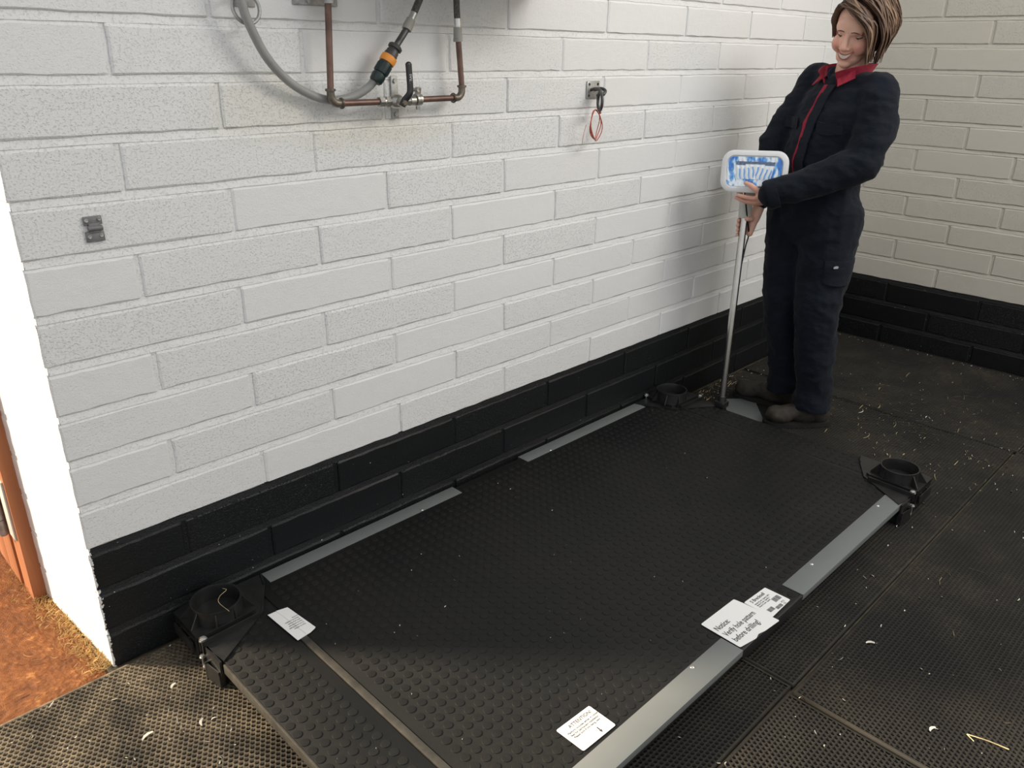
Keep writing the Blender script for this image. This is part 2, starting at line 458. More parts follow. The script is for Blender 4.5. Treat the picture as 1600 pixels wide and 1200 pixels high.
def block_mesh(L, H, seed, depth=0.05, jit=0.0016):
    """face in the local XZ plane at y = 0 (outward -y), rough arrises"""
    rr = random.Random(seed)
    nx, nz = 10, 3
    b = 0.0045
    xs = [0, b] + [L * i / nx for i in range(1, nx)] + [L - b, L]
    zs = [0, b * 0.6] + [H * i / nz for i in range(1, nz)] + [H - 0.0085, H]
    vs = []
    for k, z in enumerate(zs):
        for i, x in enumerate(xs):
            edge = i in (0, len(xs) - 1) or k in (0, len(zs) - 1)
            y = (0.0048 if k == len(zs) - 1 else 0.0028) if edge else rr.uniform(-0.0006, 0.0006)
            if i in (0, len(xs) - 1) and k in (0, len(zs) - 1): y = 0.0040
            dx = rr.uniform(-1, 1) * jit if 0 < i < len(xs) - 1 else rr.uniform(-1, 1) * jit * 0.8
            vs.append((x + dx, y, z + rr.uniform(-1, 1) * jit))
    nX = len(xs); nZ = len(zs)
    fs = [(k * nX + i, k * nX + i + 1, (k + 1) * nX + i + 1, (k + 1) * nX + i) for k in range(nZ - 1) for i in range(nX - 1)]
    ring = [i for i in range(nX)] + [k * nX + nX - 1 for k in range(1, nZ)] + [(nZ - 1) * nX + i for i in range(nX - 2, -1, -1)] + [k * nX for k in range(nZ - 2, 0, -1)]
    o = len(vs)
    for i in ring:
        v = vs[i]; vs.append((min(max(v[0], 0.0), L), depth, min(max(v[2], 0), H)))
    n = len(ring)
    for i in range(n): fs.append((ring[(i + 1) % n], ring[i], o + i, o + (i + 1) % n))
    fs.append(tuple(o + i for i in range(n)))
    m = MB(); m.add(vs, fs); return m

JX = {1: {2: .456, 8: 1.795, 10: 2.243, 12: 2.690}, 2: {1: .231, 7: 1.585, 9: 2.027, 11: 2.484, 13: 2.928},
      3: {2: .453, 4: .90, 6: 1.344, 10: 2.244, 12: 2.701}, 4: {1: .220, 3: .680, 5: 1.128, 7: 1.579, 9: 2.035, 11: 2.484},
      5: {2: .452, 4: .896, 6: 1.336, 8: 1.789, 10: 2.248}, 6: {1: .221, 3: .675, 5: 1.123, 7: 1.572, 9: 2.040, 11: 2.497},
      7: {2: .446, 4: .897, 6: 1.336, 8: 1.791, 10: 2.239}, 8: {1: .223, 3: .672, 5: 1.126, 7: 1.577, 9: 2.020, 11: 2.494},
      9: {2: .45, 4: .90, 6: 1.342, 10: 2.238}, 10: {1: .225, 3: .677, 5: 1.13}, 11: {2: .454, 4: .905}}
wl = empty('wall_left', (0, 0, 0), kind='structure')
core = MB(); core.box(0.006, XB + 0.3, 0.0048, 0.40, 0, 3.0)
def bed(m, z, a0_, a1_, back):
    """struck bed joint: slopes out from under the upper block to the lower block's top arris"""
    n = int((a1_ - a0_) / 0.06); rr = random.Random(int(z * 1e4)); vs = []
    for i in range(n + 1):
        a = a0_ + (a1_ - a0_) * i / n
        j1, j2 = rr.uniform(-0.0010, 0.0010), rr.uniform(-0.0007, 0.0007)
        for d, zz in ((0.0052, z + 0.0012), (0.0040, z - 0.004), (0.0010 + j2, z - 0.0165 + j1), (0.0058, z - 0.0185)):
            vs.append((XB + d, -a, zz) if back else (a, d, zz))
    fs = [(4 * i + k, 4 * i + 4 + k, 4 * i + 5 + k, 4 * i + 1 + k) for i in range(n) for k in range(3)]
    m.add(vs, fs)
for z in LN[1:]: bed(core, z, 0.004, XB, False)
core.build('mortar', 'wall', wl, smooth=None)
JW = 0.011
for r in range(len(LN) - 1):
    line = 14 - r - 1 + 1                                          # course r sits on line number 14 - r
    row = 14 - r
    js = {}
    for u in range(0, 19):
        if u % 2 != row % 2 and u > 0: js[u] = u * 0.2243
    if row in JX: js.update(JX[row])
    js = sorted(x for x in js.values() if x < XB - 0.06)
    edges = [0.0] + js + [XB + 0.02]
    for i in range(len(edges) - 1):
        x0 = edges[i] + (JW / 2 if i else 0.0); x1 = edges[i + 1] - JW / 2
        if x1 - x0 < 0.02: continue
        z0, z1 = LN[r] + 0.001, LN[r + 1] - 0.0150
        me = block_mesh(x1 - x0, z1 - z0, r * 50 + i, depth=(0.42 if i == 0 else 0.05))
        if i == 0:                                                # quoin: shift the far end to follow the splayed reveal
            me.v = [(v[0] - (0.030 * v[1] / 0.42 if v[0] < 0.05 else 0), v[1], v[2]) for v in me.v]
        bo = me.build('block', 'wall', wl, smooth=18)
        bo.matrix_parent_inverse = Matrix.Identity(4)
        bo.location = (x0, rnd.uniform(-0.0012, 0.0012), z0)
fillr = MB(); fillr.add([(0.0022, 0.002, 0), (-0.0285, 0.42, 0), (-0.0285, 0.42, 3.0), (0.0022, 0.002, 3.0), (0.04, 0.02, 0), (0.04, 0.42, 0), (0.04, 0.42, 3), (0.04, 0.02, 3)],
    [(0, 1, 2, 3), (4, 7, 6, 5), (0, 3, 7, 4), (1, 5, 6, 2), (0, 4, 5, 1), (3, 2, 6, 7)])
fillr.build('reveal_mortar', 'wall', wl, smooth=None)
# the part of the same wall beyond the doorway and over it (out of view; they bound the sunlight)
MB().box(-3.5, -1.25, 0.0, 0.40, 0, 3.0).build('wall_left_far_side', 'wall', smooth=None, kind='structure')
MB().box(-1.25, -0.0, 0.0, 0.40, 2.35, 3.0).build('trim_lintel', 'wall', smooth=None, kind='structure')

wb = empty('wall_back', (XB, 0, 0), kind='structure')
mb_ = MB().box(XB + 0.0048, XB + 0.3, -4.4, 0.0068, 0, 3.0)
for z in LN[1:]: bed(mb_, z, 0.0, 3.1, True)
mb_.build('mortar', 'wall_back_blocks', wb, smooth=None)
RotB = Matrix.Rotation(-PI / 2, 4, 'Z')                           # local x -> -y, local y -> +x
for r in range(len(LN) - 1):
    row = 14 - r
    first = 0.294 if row % 2 == 0 else 0.069
    js = [first + rnd.uniform(-0.008, 0.008) + 0.452 * k for k in range(8)]
    js = [j for j in js if j < 3.1]
    edges = [0.0] + js
    for i in range(len(edges) - 1):
        x0 = edges[i] + JW / 2; x1 = edges[i + 1] - JW / 2
        z0, z1 = LN[r] + 0.001, LN[r + 1] - 0.0150
        bo = block_mesh(x1 - x0, z1 - z0, 9000 + r * 50 + i).build('block', 'wall_back_blocks', wb, smooth=18)
        bo.matrix_parent_inverse = Matrix.Identity(4)
        bo.location = (rnd.uniform(-0.0012, 0.0012), -x0, z0)
        bo.rotation_euler = (0, 0, -PI / 2)

# ------------------------------------------------------------------ the open outside door
dr = empty('door_1', (-0.045, 0.5, 0), kind='structure')
fr = MB(); fr.box(-0.062, -0.022, 0.415, 0.50, 0.0, 2.3); fr.build('door_frame', 'wood', dr, smooth=None)
yy = 0.508
for k in range(9):
    p = MB(); p.bbox(-0.068, -0.034, yy, yy + 0.104, 0.012, 2.25, 0.004)
    p.build('plank', 'wood', dr, smooth=30); yy += 0.107
rd = MB(); rd.tube([(-0.075, 0.500, 0.42), (-0.075, 0.500, 2.2)], 0.006, 8); rd.build('door_bead', 'wood', dr)
hg = MB()
hg.bbox(-0.0745, -0.068, 0.52, 0.95, 0.270, 0.335, 0.002)
h_ = hg.build('hinge_strap', 'paper', dr)
h_.data.materials.clear(); h_.data.materials.append(M['ivory_plastic'])
hp = MB(); hp.bbox(-0.068, -0.061, 0.428, 0.480, 0.195, 0.375, 0.002); hp.build('hinge_plate', 'ivory_plastic', dr)
hb = MB()
for k in range(4): hb.cyl((-0.078, 0.502, 0.19 + k * 0.047), (-0.078, 0.502, 0.235 + k * 0.047), 0.012, n=14)
hb.cyl((-0.078, 0.502, 0.186), (-0.078, 0.502, 0.385), 0.009); hb.build('hinge_barrel', 'galv', dr)

# ------------------------------------------------------------------ honeycomb rubber mats
def honeycomb(name, x0, x1, y0, y1, label, skip=None):
    P = 0.0126; RO = P / math.sqrt(3); RI = RO * 0.78; top = 0.012; bot = 0.003
    M0 = 0.0035
    nx = int((x1 - x0 - 2 * M0 - P / 2) / P); ny = int((y1 - y0 - 2 * M0 - RO * 0.5) / (RO * 1.5))
    P = (x1 - x0 - 2 * M0) / (nx + 0.5); SY = (y1 - y0 - 2 * M0) / ((ny - 1) * RO * 1.5 + 2 * RO)
    I, J = np.meshgrid(np.arange(nx), np.arange(ny))
    cx = (x0 + M0 + P / 2 + (I + 0.5 * (J % 2)) * P).ravel(); cy = (y0 + M0 + (RO + J * RO * 1.5) * SY).ravel()
    if skip is not None:
        k = skip(cx, cy); 
    else: k = np.zeros(len(cx), bool)
    ang = np.pi / 6 + np.arange(6) * np.pi / 3
    def ringv(c, s, r, z):
        return np.stack([c[:, None] + r * np.cos(ang), s[:, None] + r * SY * np.sin(ang), np.full((len(c), 6), z)], -1)
    ax, ay = cx[~k], cy[~k]
    n = len(ax)
    wob = 1 + 0.06 * np.random.RandomState(3).randn(n, 1)
    R0 = ringv(ax, ay, RO * 1.0, top - 0.0006); R1 = ringv(ax, ay, RI, top); R2 = ringv(ax, ay, RI * 0.93, bot)
    V = np.concatenate([R0, R1, R2], 1).reshape(-1, 3)
    V[:, 2] += 0.0005 * np.sin(V[:, 0] * 37) * np.sin(V[:, 1] * 29)
    base = (np.arange(n) * 18)[:, None, None]
    a = np.arange(6); b = (a + 1) % 6
    q = np.concatenate([np.stack([a, b, b + 6, a + 6], 1), np.stack([a + 6, b + 6, b + 12, a + 12], 1)])
    quads = (q[None] + base).reshape(-1)
    hexes = (np.array([[12, 13, 14, 15, 16, 17]])[None] + base).reshape(-1)
    flat = ringv(cx[k], cy[k], RO, top - 0.0006).reshape(-1, 3)
    off = len(V); fh = off + np.arange(len(flat))
    # rim and sides
    bx = [(x0, y0), (x1, y0), (x1, y1), (x0, y1)]
    ix0, ix1, iy0, iy1 = x0 + M0 + 0.003, x1 - M0 - 0.003, y0 + M0 + RO * 0.3, y1 - M0 - RO * 0.3
    inn = [(ix0, iy0), (ix1, iy0), (ix1, iy1), (ix0, iy1)]
    rv = np.array([(x, y, top) for x, y in bx] + [(x, y, top) for x, y in inn] + [(x, y, 0.0) for x, y in bx])
    o2 = off + len(flat)
    rq = []
    for i in range(4):
        j = (i + 1) % 4
        rq += [i, j, j + 4, i + 4, i + 8, j + 8, j, i]
    AV = np.concatenate([V, flat, rv]) if len(flat) else np.concatenate([V, rv])
    loops = np.concatenate([quads, hexes, fh, np.array(rq) + o2]).astype(np.int32)
    tot = np.concatenate([np.full(n * 12, 4), np.full(n, 6), np.full(len(flat) // 6, 6), np.full(8, 4)]).astype(np.int32)
    st = np.concatenate([[0], np.cumsum(tot)[:-1]]).astype(np.int32)
    me = bpy.data.meshes.new(name)
    me.vertices.add(len(AV)); me.vertices.foreach_set('co', AV.astype(np.float32).ravel())
    me.loops.add(len(loops)); me.loops.foreach_set('vertex_index', loops)
    me.polygons.add(len(tot)); me.polygons.foreach_set('loop_start', st); me.polygons.foreach_set('loop_total', tot)
    me.update(calc_edges=True)
    me.materials.append(M['floor_rubber'])
    return obj(name, me, None, label, 'rubber mat')
def under(x, y): return (x > 0.30) & (x < 2.25) & (y > -1.02) & (y < -0.06)
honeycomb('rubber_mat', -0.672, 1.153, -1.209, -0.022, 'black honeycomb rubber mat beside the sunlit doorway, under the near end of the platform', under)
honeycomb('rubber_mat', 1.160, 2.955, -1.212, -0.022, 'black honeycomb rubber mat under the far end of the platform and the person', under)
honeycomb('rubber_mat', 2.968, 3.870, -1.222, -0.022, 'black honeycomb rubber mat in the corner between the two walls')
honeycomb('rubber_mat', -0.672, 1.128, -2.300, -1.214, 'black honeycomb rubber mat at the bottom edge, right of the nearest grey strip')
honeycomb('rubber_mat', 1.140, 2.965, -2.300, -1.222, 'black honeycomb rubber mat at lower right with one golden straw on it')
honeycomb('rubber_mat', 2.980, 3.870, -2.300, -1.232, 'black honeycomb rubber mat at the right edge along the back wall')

# ------------------------------------------------------------------ the scale platform
PX0, PX1, PY0, PY1, PZ = 0.168, 2.325, -1.098, -0.014, 0.080
pf = empty('scale_platform', (1.2465, -0.556, 0), 'long low black livestock scale platform with coin-stud rubber top, lying along the white wall', 'scale')
dk = MB()
dk.bbox(PX0, PX1, PY0 + 0.004, PY1 - 0.004, 0.055, PZ, 0.003)
dk.bbox(PX0 + 0.13, PX1 - 0.13, PY0 + 0.10, PY1 - 0.10, 0.018, 0.056, 0.003)
dk.build('deck_frame', 'frame_black', pf)
def coin_panel(name, x0, x1, y0, y1, phx, phy, parent, cut=None):
    m = MB(); z0, z1 = PZ + 0.0002, PZ + 0.0042
    m.bbox(x0, x1, y0, y1, z0, z1, 0.001)
    n = 14; g = 0.0300
    i = math.ceil((x0 + 0.0105 - phx) / g)
    while phx + i * g < x1 - 0.010:
        j = math.ceil((y0 + 0.0105 - phy) / g)
        while phy + j * g < y1 - 0.010:
            x, y = phx + i * g, phy + j * g; j += 1
            if cut and cut(x, y): continue
            vs = []
            for r, z in ((0.0112, z1 - 0.0002), (0.0104, z1 + 0.0014), (0.0086, z1 + 0.0016)):
                vs += [(x + r * math.cos(2 * PI * k / n), y + r * math.sin(2 * PI * k / n), z) for k in range(n)]
            fs = [(a * n + k, a * n + (k + 1) % n, (a + 1) * n + (k + 1) % n, (a + 1) * n + k) for a in range(2) for k in range(n)]
            fs.append(tuple(range(2 * n, 3 * n)))
            m.add(vs, fs)
        i += 1
    me = m.mesh(name, 'coin', None, fix=False); me.shade_smooth(); me.set_sharp_from_angle(angle=math.radians(40))
    return obj(name, me, parent)
def hid(x, y):
    return (y > -0.066 or y < -1.036) and not (1.10 < x < 1.405)
coin_panel('coin_rubber_top', 0.362, 2.192, PY0 + 0.006, PY1 - 0.006, 0.3685, -0.6565, pf, hid)
coin_panel('end_panel', PX0 + 0.002, 0.340, PY0 + 0.002, PY1 - 0.002, 0.181, -0.664, pf)
coin_panel('end_panel', 2.200, PX1 - 0.002, PY0 + 0.002, PY1 - 0.002, 2.214, -0.664, pf)
sb = MB(); sb.bbox(0.342, 0.360, PY0 + 0.01, -0.300, PZ, PZ + 0.0075, 0.0015); sb.build('seam_bar', 'bar', pf, label='dull metal bar over the near seam')
sb = MB(); sb.bbox(2.193, 2.1995, PY0 + 0.10, PY1 - 0.11, PZ, PZ + 0.003, 0.0008); sb.build('seam_bar', 'frame_black', pf)
el_ = MB(); el_.bbox(PX0 - 0.004, PX0 + 0.0015, PY0 + 0.27, PY1 - 0.255, 0.058, PZ + 0.0045, 0.001); el_.build('edge_trim', 'bar', pf)
def strip(x0, x1, side):
    z = PZ + 0.0044
    if side > 0:   # wall side
        ya, yb = -0.062, -0.012; e = yb; out = 0.002
    else:
        ya, yb = -1.1005, -1.038; e = ya; out = -0.002
    prof = [(ya, z), (yb, z), (yb, z + 0.0022), (ya, z + 0.0022)]
    m = MB(); m.bbox(x0, x1, ya, yb, z, z + 0.0024, 0.0007)
    y2, y3 = sorted((e, e + out * -1.0))
    m.bbox(x0, x1, min(e, e + (0.0022 if side < 0 else -0.0022)), max(e, e + (0.0022 if side < 0 else -0.0022)), 0.068, z + 0.002, 0.0006)
    return m.build('edge_strip', 'grey_paint', pf)
def screw(parent, x, y):
    m = MB(); m.lathe([(0.0, 0.0022), (0.003, 0.002), (0.0052, 0.0010), (0.0058, 0.0)], T((x, y, PZ + 0.0068)), 12)
    m.box(x - 0.003, x + 0.003, y - 0.0006, y + 0.0006, PZ + 0.0085, PZ + 0.0092)
    m.build('screw', 'zinc', parent)
s1 = strip(0.402, 1.097, 1); screw(s1, 0.933, -0.056)
s2 = strip(1.408, 2.100, 1); screw(s2, 1.531, -0.056)
s3 = strip(0.402, 1.098, -1); screw(s3, 0.959, -1.046)
s4 = strip(1.409, 2.108, -1); screw(s4, 1.559, -1.050); screw(s4, 2.02, -1.050)
md = MB(); md.bbox(1.10, 1.407, -1.1005, -1.092, 0.056, PZ + 0.006, 0.0015); md.build('edge_channel', 'frame_black', pf)

def corner(cx, cy, sx, sy, rx, ry, second=False, turned=False):
    """(cx, cy) platform corner; sx, sy point inwards; (rx, ry) centre of the round socket"""
    def m2(poly): return [(cx + sx * (b if turned else a), cy + sy * (a if turned else b)) for a, b in poly]
    br = MB()
    zt = PZ + 0.0058
    # cover plate on the platform
    br.prism(m2([(-0.008, 0.002), (0.232, 0.002), (0.215, 0.055), (0.160, 0.150), (0.002, 0.252), (-0.008, 0.185)]), zt, zt + 0.004)
    # base plate of the socket, chamfered
    bp = [(-0.014, 0.010), (0.012, -0.0005), (0.150, -0.0005), (0.166, 0.060), (0.158, 0.135), (0.120, 0.150), (0.0, 0.150), (-0.014, 0.135)]
    br.prism(m2(bp), zt + 0.003, zt + 0.013)
    # raised lips either side of the clamping gap
    for b0, b1, z in ((0.152, 0.157, 0.020), (0.168, 0.174, 0.017)):
        br.prism(m2([(-0.014, b0), (0.140, b0 - 0.006), (0.140, b1 - 0.006), (-0.014, b1)]), zt - 0.02, zt + z)
    br.prism(m2([(0.2290, 0.004), (0.2325, 0.004), (0.216, 0.055), (0.2125, 0.055)]), zt, zt + 0.008)
    # aprons and fins down the end of the platform
    br.prism(m2([(-0.014, 0.012), (-0.009, 0.012), (-0.009, 0.140), (-0.014, 0.140)]), 0.030, zt + 0.006)
    br.prism(m2([(-0.022, 0.020), (-0.018, 0.020), (-0.018, 0.125), (-0.022, 0.125)]), 0.046, 0.076)
    br.prism(m2([(-0.018, 0.050), (-0.010, 0.050), (-0.010, 0.056), (-0.018, 0.056)]), 0.035, 0.08)
    br.prism(m2([(-0.018, 0.100), (-0.010, 0.100), (-0.010, 0.106), (-0.018, 0.106)]), 0.035, 0.08)
    br.prism(m2([(-0.010, 0.178), (-0.004, 0.178), (-0.004, 0.252), (-0.010, 0.252)]), 0.046, zt + 0.004)
    br.prism(m2([(-0.022, 0.192), (-0.018, 0.192), (-0.010, 0.246), (-0.014, 0.246)]), 0.0125, 0.058)
    br.prism(m2([(-0.022, 0.190), (0.0, 0.190), (0.0, 0.195), (-0.022, 0.195)]), 0.0125, 0.060)
    br.prism(m2([(-0.014, 0.243), (0.0, 0.243), (0.0, 0.248), (-0.014, 0.248)]), 0.0125, 0.050)
    # foot under the corner
    br.prism(m2([(0.0, 0.030), (0.09, 0.030), (0.09, 0.240), (0.0, 0.240)]), 0.0125, 0.036)
    br.prism(m2([(0.006, 0.036), (0.012, 0.036), (0.012, 0.235), (0.006, 0.235)]), 0.030, 0.05)
    # gussets round the socket
    for k in range(8):
        a = 2 * PI * k / 8 + 0.32
        ux, uy = math.cos(a), math.sin(a)
        w = Vector((-uy, ux, 0)) * 0.0018
        ro = 0.088
        p = [Vector((rx + ux * 0.058, ry + uy * 0.058, zt + 0.012)), Vector((rx + ux * ro, ry + uy * ro, zt + 0.012)), Vector((rx + ux * ro, ry + uy * ro, zt + 0.017)), Vector((rx + ux * 0.0625, ry + uy * 0.0625, zt + 0.050))]
        # keep them on the plate
        lim = lambda q: (q.x - cx) * sx > (0.0 if turned else -0.014) and (q.y - cy) * sy > (-0.014 if turned else 0.0) and ((q.x - cx) * sx if turned else (q.y - cy) * sy) < 0.152
        while not lim(p[1]) and ro > 0.064:
            ro -= 0.003; p[1] = Vector((rx + ux * ro, ry + uy * ro, p[1].z)); p[2] = Vector((rx + ux * ro, ry + uy * ro, p[2].z))
        if ro <= 0.066: continue
        br.add([q + w for q in p] + [q - w for q in p], [(0, 1, 2, 3), (7, 6, 5, 4), (0, 4, 5, 1), (1, 5, 6, 2), (2, 6, 7, 3), (3, 7, 4, 0)])
    b = br.build('corner_bracket', 'black_plastic', pf, smooth=25)
    so = MB(); z0, z1 = zt + 0.010, zt + 0.056
    so.lathe([(0.0635, z0), (0.0625, z0 + 0.006), (0.0615, z1 - 0.003), (0.0625, z1 - 0.002), (0.0622, z1), (0.0585, z1), (0.0578, z1 - 0.002), (0.0578, z0 - 0.004)], T((rx, ry, 0)), 44)
    so.lathe([(0.0, z0 + 0.004), (0.0579, z0 + 0.004)], T((rx, ry, 0)), 44)
    so.build('socket', 'black_plastic', b, smooth=40)
    for (a, bb, z, r, hh) in ((-0.006, 0.162, zt + 0.014, 0.0088, 0.008), (-0.014, 0.160, 0.052, 0.006, 0.006), *([(0.150, 0.000, zt + 0.014, 0.0085, 0.007)] if second else []), (-0.012, 0.164, 0.024, 0.0045, 0.005)):
        x, y = m2([(a, bb)])[0]
        h = MB(); h.lathe([(0, hh), (r * 0.45, hh), (r * 0.5, hh * 0.9), (r * 0.9, hh * 0.85), (r, hh * 0.7), (r, 0.001), (r * 1.25, 0.001), (r * 1.25, -0.001), (0, -0.001)], T((x, y, z)), 6 if r > 0.007 else 10)
        h.cyl((x, y, max(z - 0.05, 0.016)), (x, y, z), r * 0.45, n=8)
        h.build('bolt', 'zinc', b, smooth=30)
    return b
corner(PX0, PY1 + 0.002, 1, -1, 0.236, -0.098)
corner(PX1, PY1 + 0.002, -1, -1, 2.226, -0.100, True)
corner(PX1, PY0, -1, 1, 2.236, -1.028, turned=True)
corner(PX0, PY0, 1, 1, 0.250, -1.020)

# printed labels stuck on the platform
def sheet(name, poly, z, label, th=0.0006, parent=pf):
    m = MB()
    cxm = sum(p[0] for p in poly) / len(poly); cym = sum(p[1] for p in poly) / len(poly)
    # round the corners a little
    pts = []
    n = len(poly)
    for i in range(n):
        p = Vector(poly[i]); a = (Vector(poly[i - 1]) - p); b = (Vector(poly[(i + 1) % n]) - p)
        d = min(0.004, a.length * 0.3, b.length * 0.3)
        a.normalize(); b.normalize()
        for t in (0, 0.5, 1):
            q = p + a * d * (1 - t) ** 2 + b * d * t ** 2
            pts.append((q.x, q.y))
    m.prism(pts, z, z + th)
    return m.build(name, 'paper', parent, smooth=None, label=label)
zl = PZ + 0.0072
no = sheet('notice_sticker', [(1.104, -0.975), (1.255, -0.980), (1.259, -1.010), (1.262, -1.060), (1.264, -1.108), (1.200, -1.102), (1.178, -1.096), (1.160, -1.101), (1.101, -1.090)], zl, 'white sticker reading Notice: Verify hole pattern before drilling!')
for i, s in enumerate(('Notice:', 'Verify hole pattern', 'before drilling!')):
    text(s, 0.0235, 'ink', no, T((1.112, -1.021 - i * 0.0265, zl + 0.0008)) @ Matrix.Rotation(-0.03, 4, 'Z'), sx=0.74 if i == 1 else 0.80)
sp = sheet('rating_sticker', [(1.262, -1.006), (1.362, -1.012), (1.364, -1.086), (1.262, -1.088)], zl - 0.0006, 'white rating sticker with small print and barcodes')
mt = T((1.276, -1.024, zl + 0.0003)) @ Matrix.Rotation(-0.05, 4, 'Z')
text('S Brecknell', 0.0150, 'ink', sp, mt, sx=0.9)
for k in range(3):
    text('Model: PS scale  Capacity: 500 kg'[:32 - 4 * k], 0.0060, 'ink_grey', sp, mt @ T((0.0, -0.0095 - 0.0065 * k, 0)), sx=0.85)
bc = MB()
for bx, by, w_, h__ in ((0.052, -0.038, 0.030, 0.016), (0.004, -0.052, 0.022, 0.013), (0.030, -0.058, 0.026, 0.010)):
    x = 0.0
    while x < w_:
        t = rnd.choice((0.0006, 0.001, 0.0016)); bc.box(bx + x, bx + x + t, by, by + h__, 0, 0.0001, mt); x += t + rnd.choice((0.0006, 0.001))
bc.build('barcode', 'ink_grey', sp, smooth=None)
text('FCC', 0.0075, 'ink_grey', sp, mt @ T((0.062, -0.050, 0))); text('CE', 0.0075, 'ink_grey', sp, mt @ T((0.062, -0.058, 0)))
at = sheet('attention_sticker', [(0.584, -0.950), (0.689, -0.954), (0.689, -1.030), (0.585, -1.027)], PZ + 0.0062, 'white sticker headed ATTENTION! with small print and an arrow')
ma = T((0.610, -0.968, PZ + 0.0070)) @ Matrix.Rotation(-0.03, 4, 'Z')
text('ATTENTION!', 0.0125, 'ink', at, ma, sx=0.95)
for k, s in enumerate(('Platform includes either 4 rubber', 'feet for permanent installation.', 'Please only if not being used')):
    text(s, 0.0072, 'ink', at, ma @ T((-0.016 + 0.002 * k, -0.0105 - 0.0078 * k, 0)), sx=0.98)
ar = MB(); mm = ma @ T((0.045, -0.036, 0)) @ Matrix.Rotation(-PI / 2, 4, 'Z')
ar.prism([(0, -0.0015), (0.010, -0.0015), (0.010, -0.004), (0.018, 0), (0.010, 0.004), (0.010, 0.0015), (0, 0.0015)], 0, 0.0001, mm)
ar.build('arrow', 'ink', at, smooth=None)
# loose folded leaflet at the near corner
lf = empty('instruction_leaflet', (0.355, -0.25, PZ + 0.0075), 'small folded white leaflet on the platform beside the near round socket', 'leaflet')
for k, (poly, z) in enumerate((([(0.327, -0.184), (0.360, -0.187), (0.372, -0.196), (0.388, -0.311), (0.371, -0.317), (0.333, -0.321)], 0.0), ([(0.350, -0.186), (0.379, -0.193), (0.390, -0.310), (0.360, -0.316)], 0.0012))):
    m = MB(); m.prism(poly, PZ + 0.0078 + z, PZ + 0.0088 + z); m.build('leaflet_page', 'paper', lf, smooth=None)
for k in range(6):
    text(('CAUTION', 'Read all the instructions', 'before using this scale', 'Keep the platform level', 'Do not overload the deck', 'Retain for reference')[k], 0.0062, 'ink_grey', lf,
         T((0.383 - 0.003 * (k > 0), -0.236 - k * 0.0085, PZ + 0.0101)) @ Matrix.Rotation(PI, 4, 'Z') @ T((0, 0, 0)), sx=0.62)

# grey steel plate on the floor behind the pole
gp = MB(); gp.prism([(2.459, -0.234), (2.562, -0.160), (2.661, -0.250), (2.474, -0.405), (2.425, -0.345)], 0.0128, 0.0160)
gp.build('steel_plate', 'grey_paint', None, smooth=30, label='flat grey steel plate on the floor between the pole and the boots', cat='plate')

# ------------------------------------------------------------------ indicator on its pole
ind = empty('scale_display', (2.337, -0.274, PZ + 0.004), 'weighing display with blue film on a shiny steel pole, held by the person', 'scale display')
PB, PT = Vector((2.337, -0.274, PZ + 0.005)), Vector((2.413, -0.229, 0.905))
m = MB(); m.cyl(PB + Vector((0, 0, 0.01)), PT, 0.0135, n=20); m.build('pole', 'chrome', ind, smooth=60)
m = MB(); m.bbox(PB.x - 0.022, PB.x + 0.022, PB.y - 0.022, PB.y + 0.022, PB.z, PB.z + 0.026, 0.004); m.cyl(PB + Vector((0, 0, 0.02)), PB + Vector((0.003, 0.002, 0.045)), 0.018, 0.017); m.build('pole_foot', 'black_plastic', ind)
pd = (PT - PB).normalized()
m = MB()
m.lathe([(0, -0.005), (0.020, -0.005), (0.0235, 0.0), (0.0245, 0.048), (0.026, 0.052), (0.026, 0.060), (0, 0.060)], T(PT - pd * 0.052) @ pd.to_track_quat('Z', 'Y').to_matrix().to_4x4(), 24)
m.build('pole_cap', 'ivory_plastic', ind)
# display head frame: width axis, up axis
Wd = Vector((0.098, -0.228, 0.006)).normalized()
Nn = Vector((-0.90, -0.40, 0.10)); Nn = (Nn - Wd * Nn.dot(Wd)).normalized(); Uu = Nn.cross(Wd).normalized()
if Uu.z < 0: Uu = -Uu
CD = Vector((2.336, -0.288, 1.034))
HM = Matrix((( Wd.x, Uu.x, Nn.x, CD.x), (Wd.y, Uu.y, Nn.y, CD.y), (Wd.z, Uu.z, Nn.z, CD.z), (0, 0, 0, 1)))
def rrect(w, h, r, n=6, bulge=0.0):
    out = []
    for cx_, cy_, a0 in ((w / 2 - r, h / 2 - r, 0), (-w / 2 + r, h / 2 - r, PI / 2), (-w / 2 + r, -h / 2 + r, PI), (w / 2 - r, -h / 2 + r, 1.5 * PI)):
        for k in range(n + 1):
            a = a0 + PI / 2 * k / n
            x, y = cx_ + r * math.cos(a), cy_ + r * math.sin(a)
            y += bulge * (1 - (2 * x / w) ** 2) * (1 if y > 0 else -1)
            out.append((x, y))
    return out
def shell(steps, m=None):
    """steps: (w, h, r, z) stacked rounded rectangles, capped at both ends"""
    mb = MB(); rings = [rrect(w, h, r, bulge=0.003) for w, h, r, z in steps]; n = len(rings[0])
    vs = [(x, y, s[3]) for s, rg in zip(steps, rings) for x, y in rg]
    vs = [m @ Vector(v) for v in vs]
    fs = [(i * n + j, i * n + (j + 1) % n, (i + 1) * n + (j + 1) % n, (i + 1) * n + j) for i in range(len(steps) - 1) for j in range(n)]
    fs += [tuple(range(n)), tuple(range((len(steps) - 1) * n, len(steps) * n))]
    return mb.add(vs, fs)
m = shell([(0.170, 0.085, 0.03, -0.060), (0.205, 0.118, 0.035, -0.052), (0.222, 0.134, 0.038, -0.030), (0.232, 0.142, 0.040, -0.012), (0.238, 0.148, 0.042, -0.004), (0.236, 0.146, 0.041, 0.003), (0.228, 0.138, 0.038, 0.006),
           (0.200, 0.112, 0.026, 0.006), (0.196, 0.108, 0.024, 0.002)], HM)
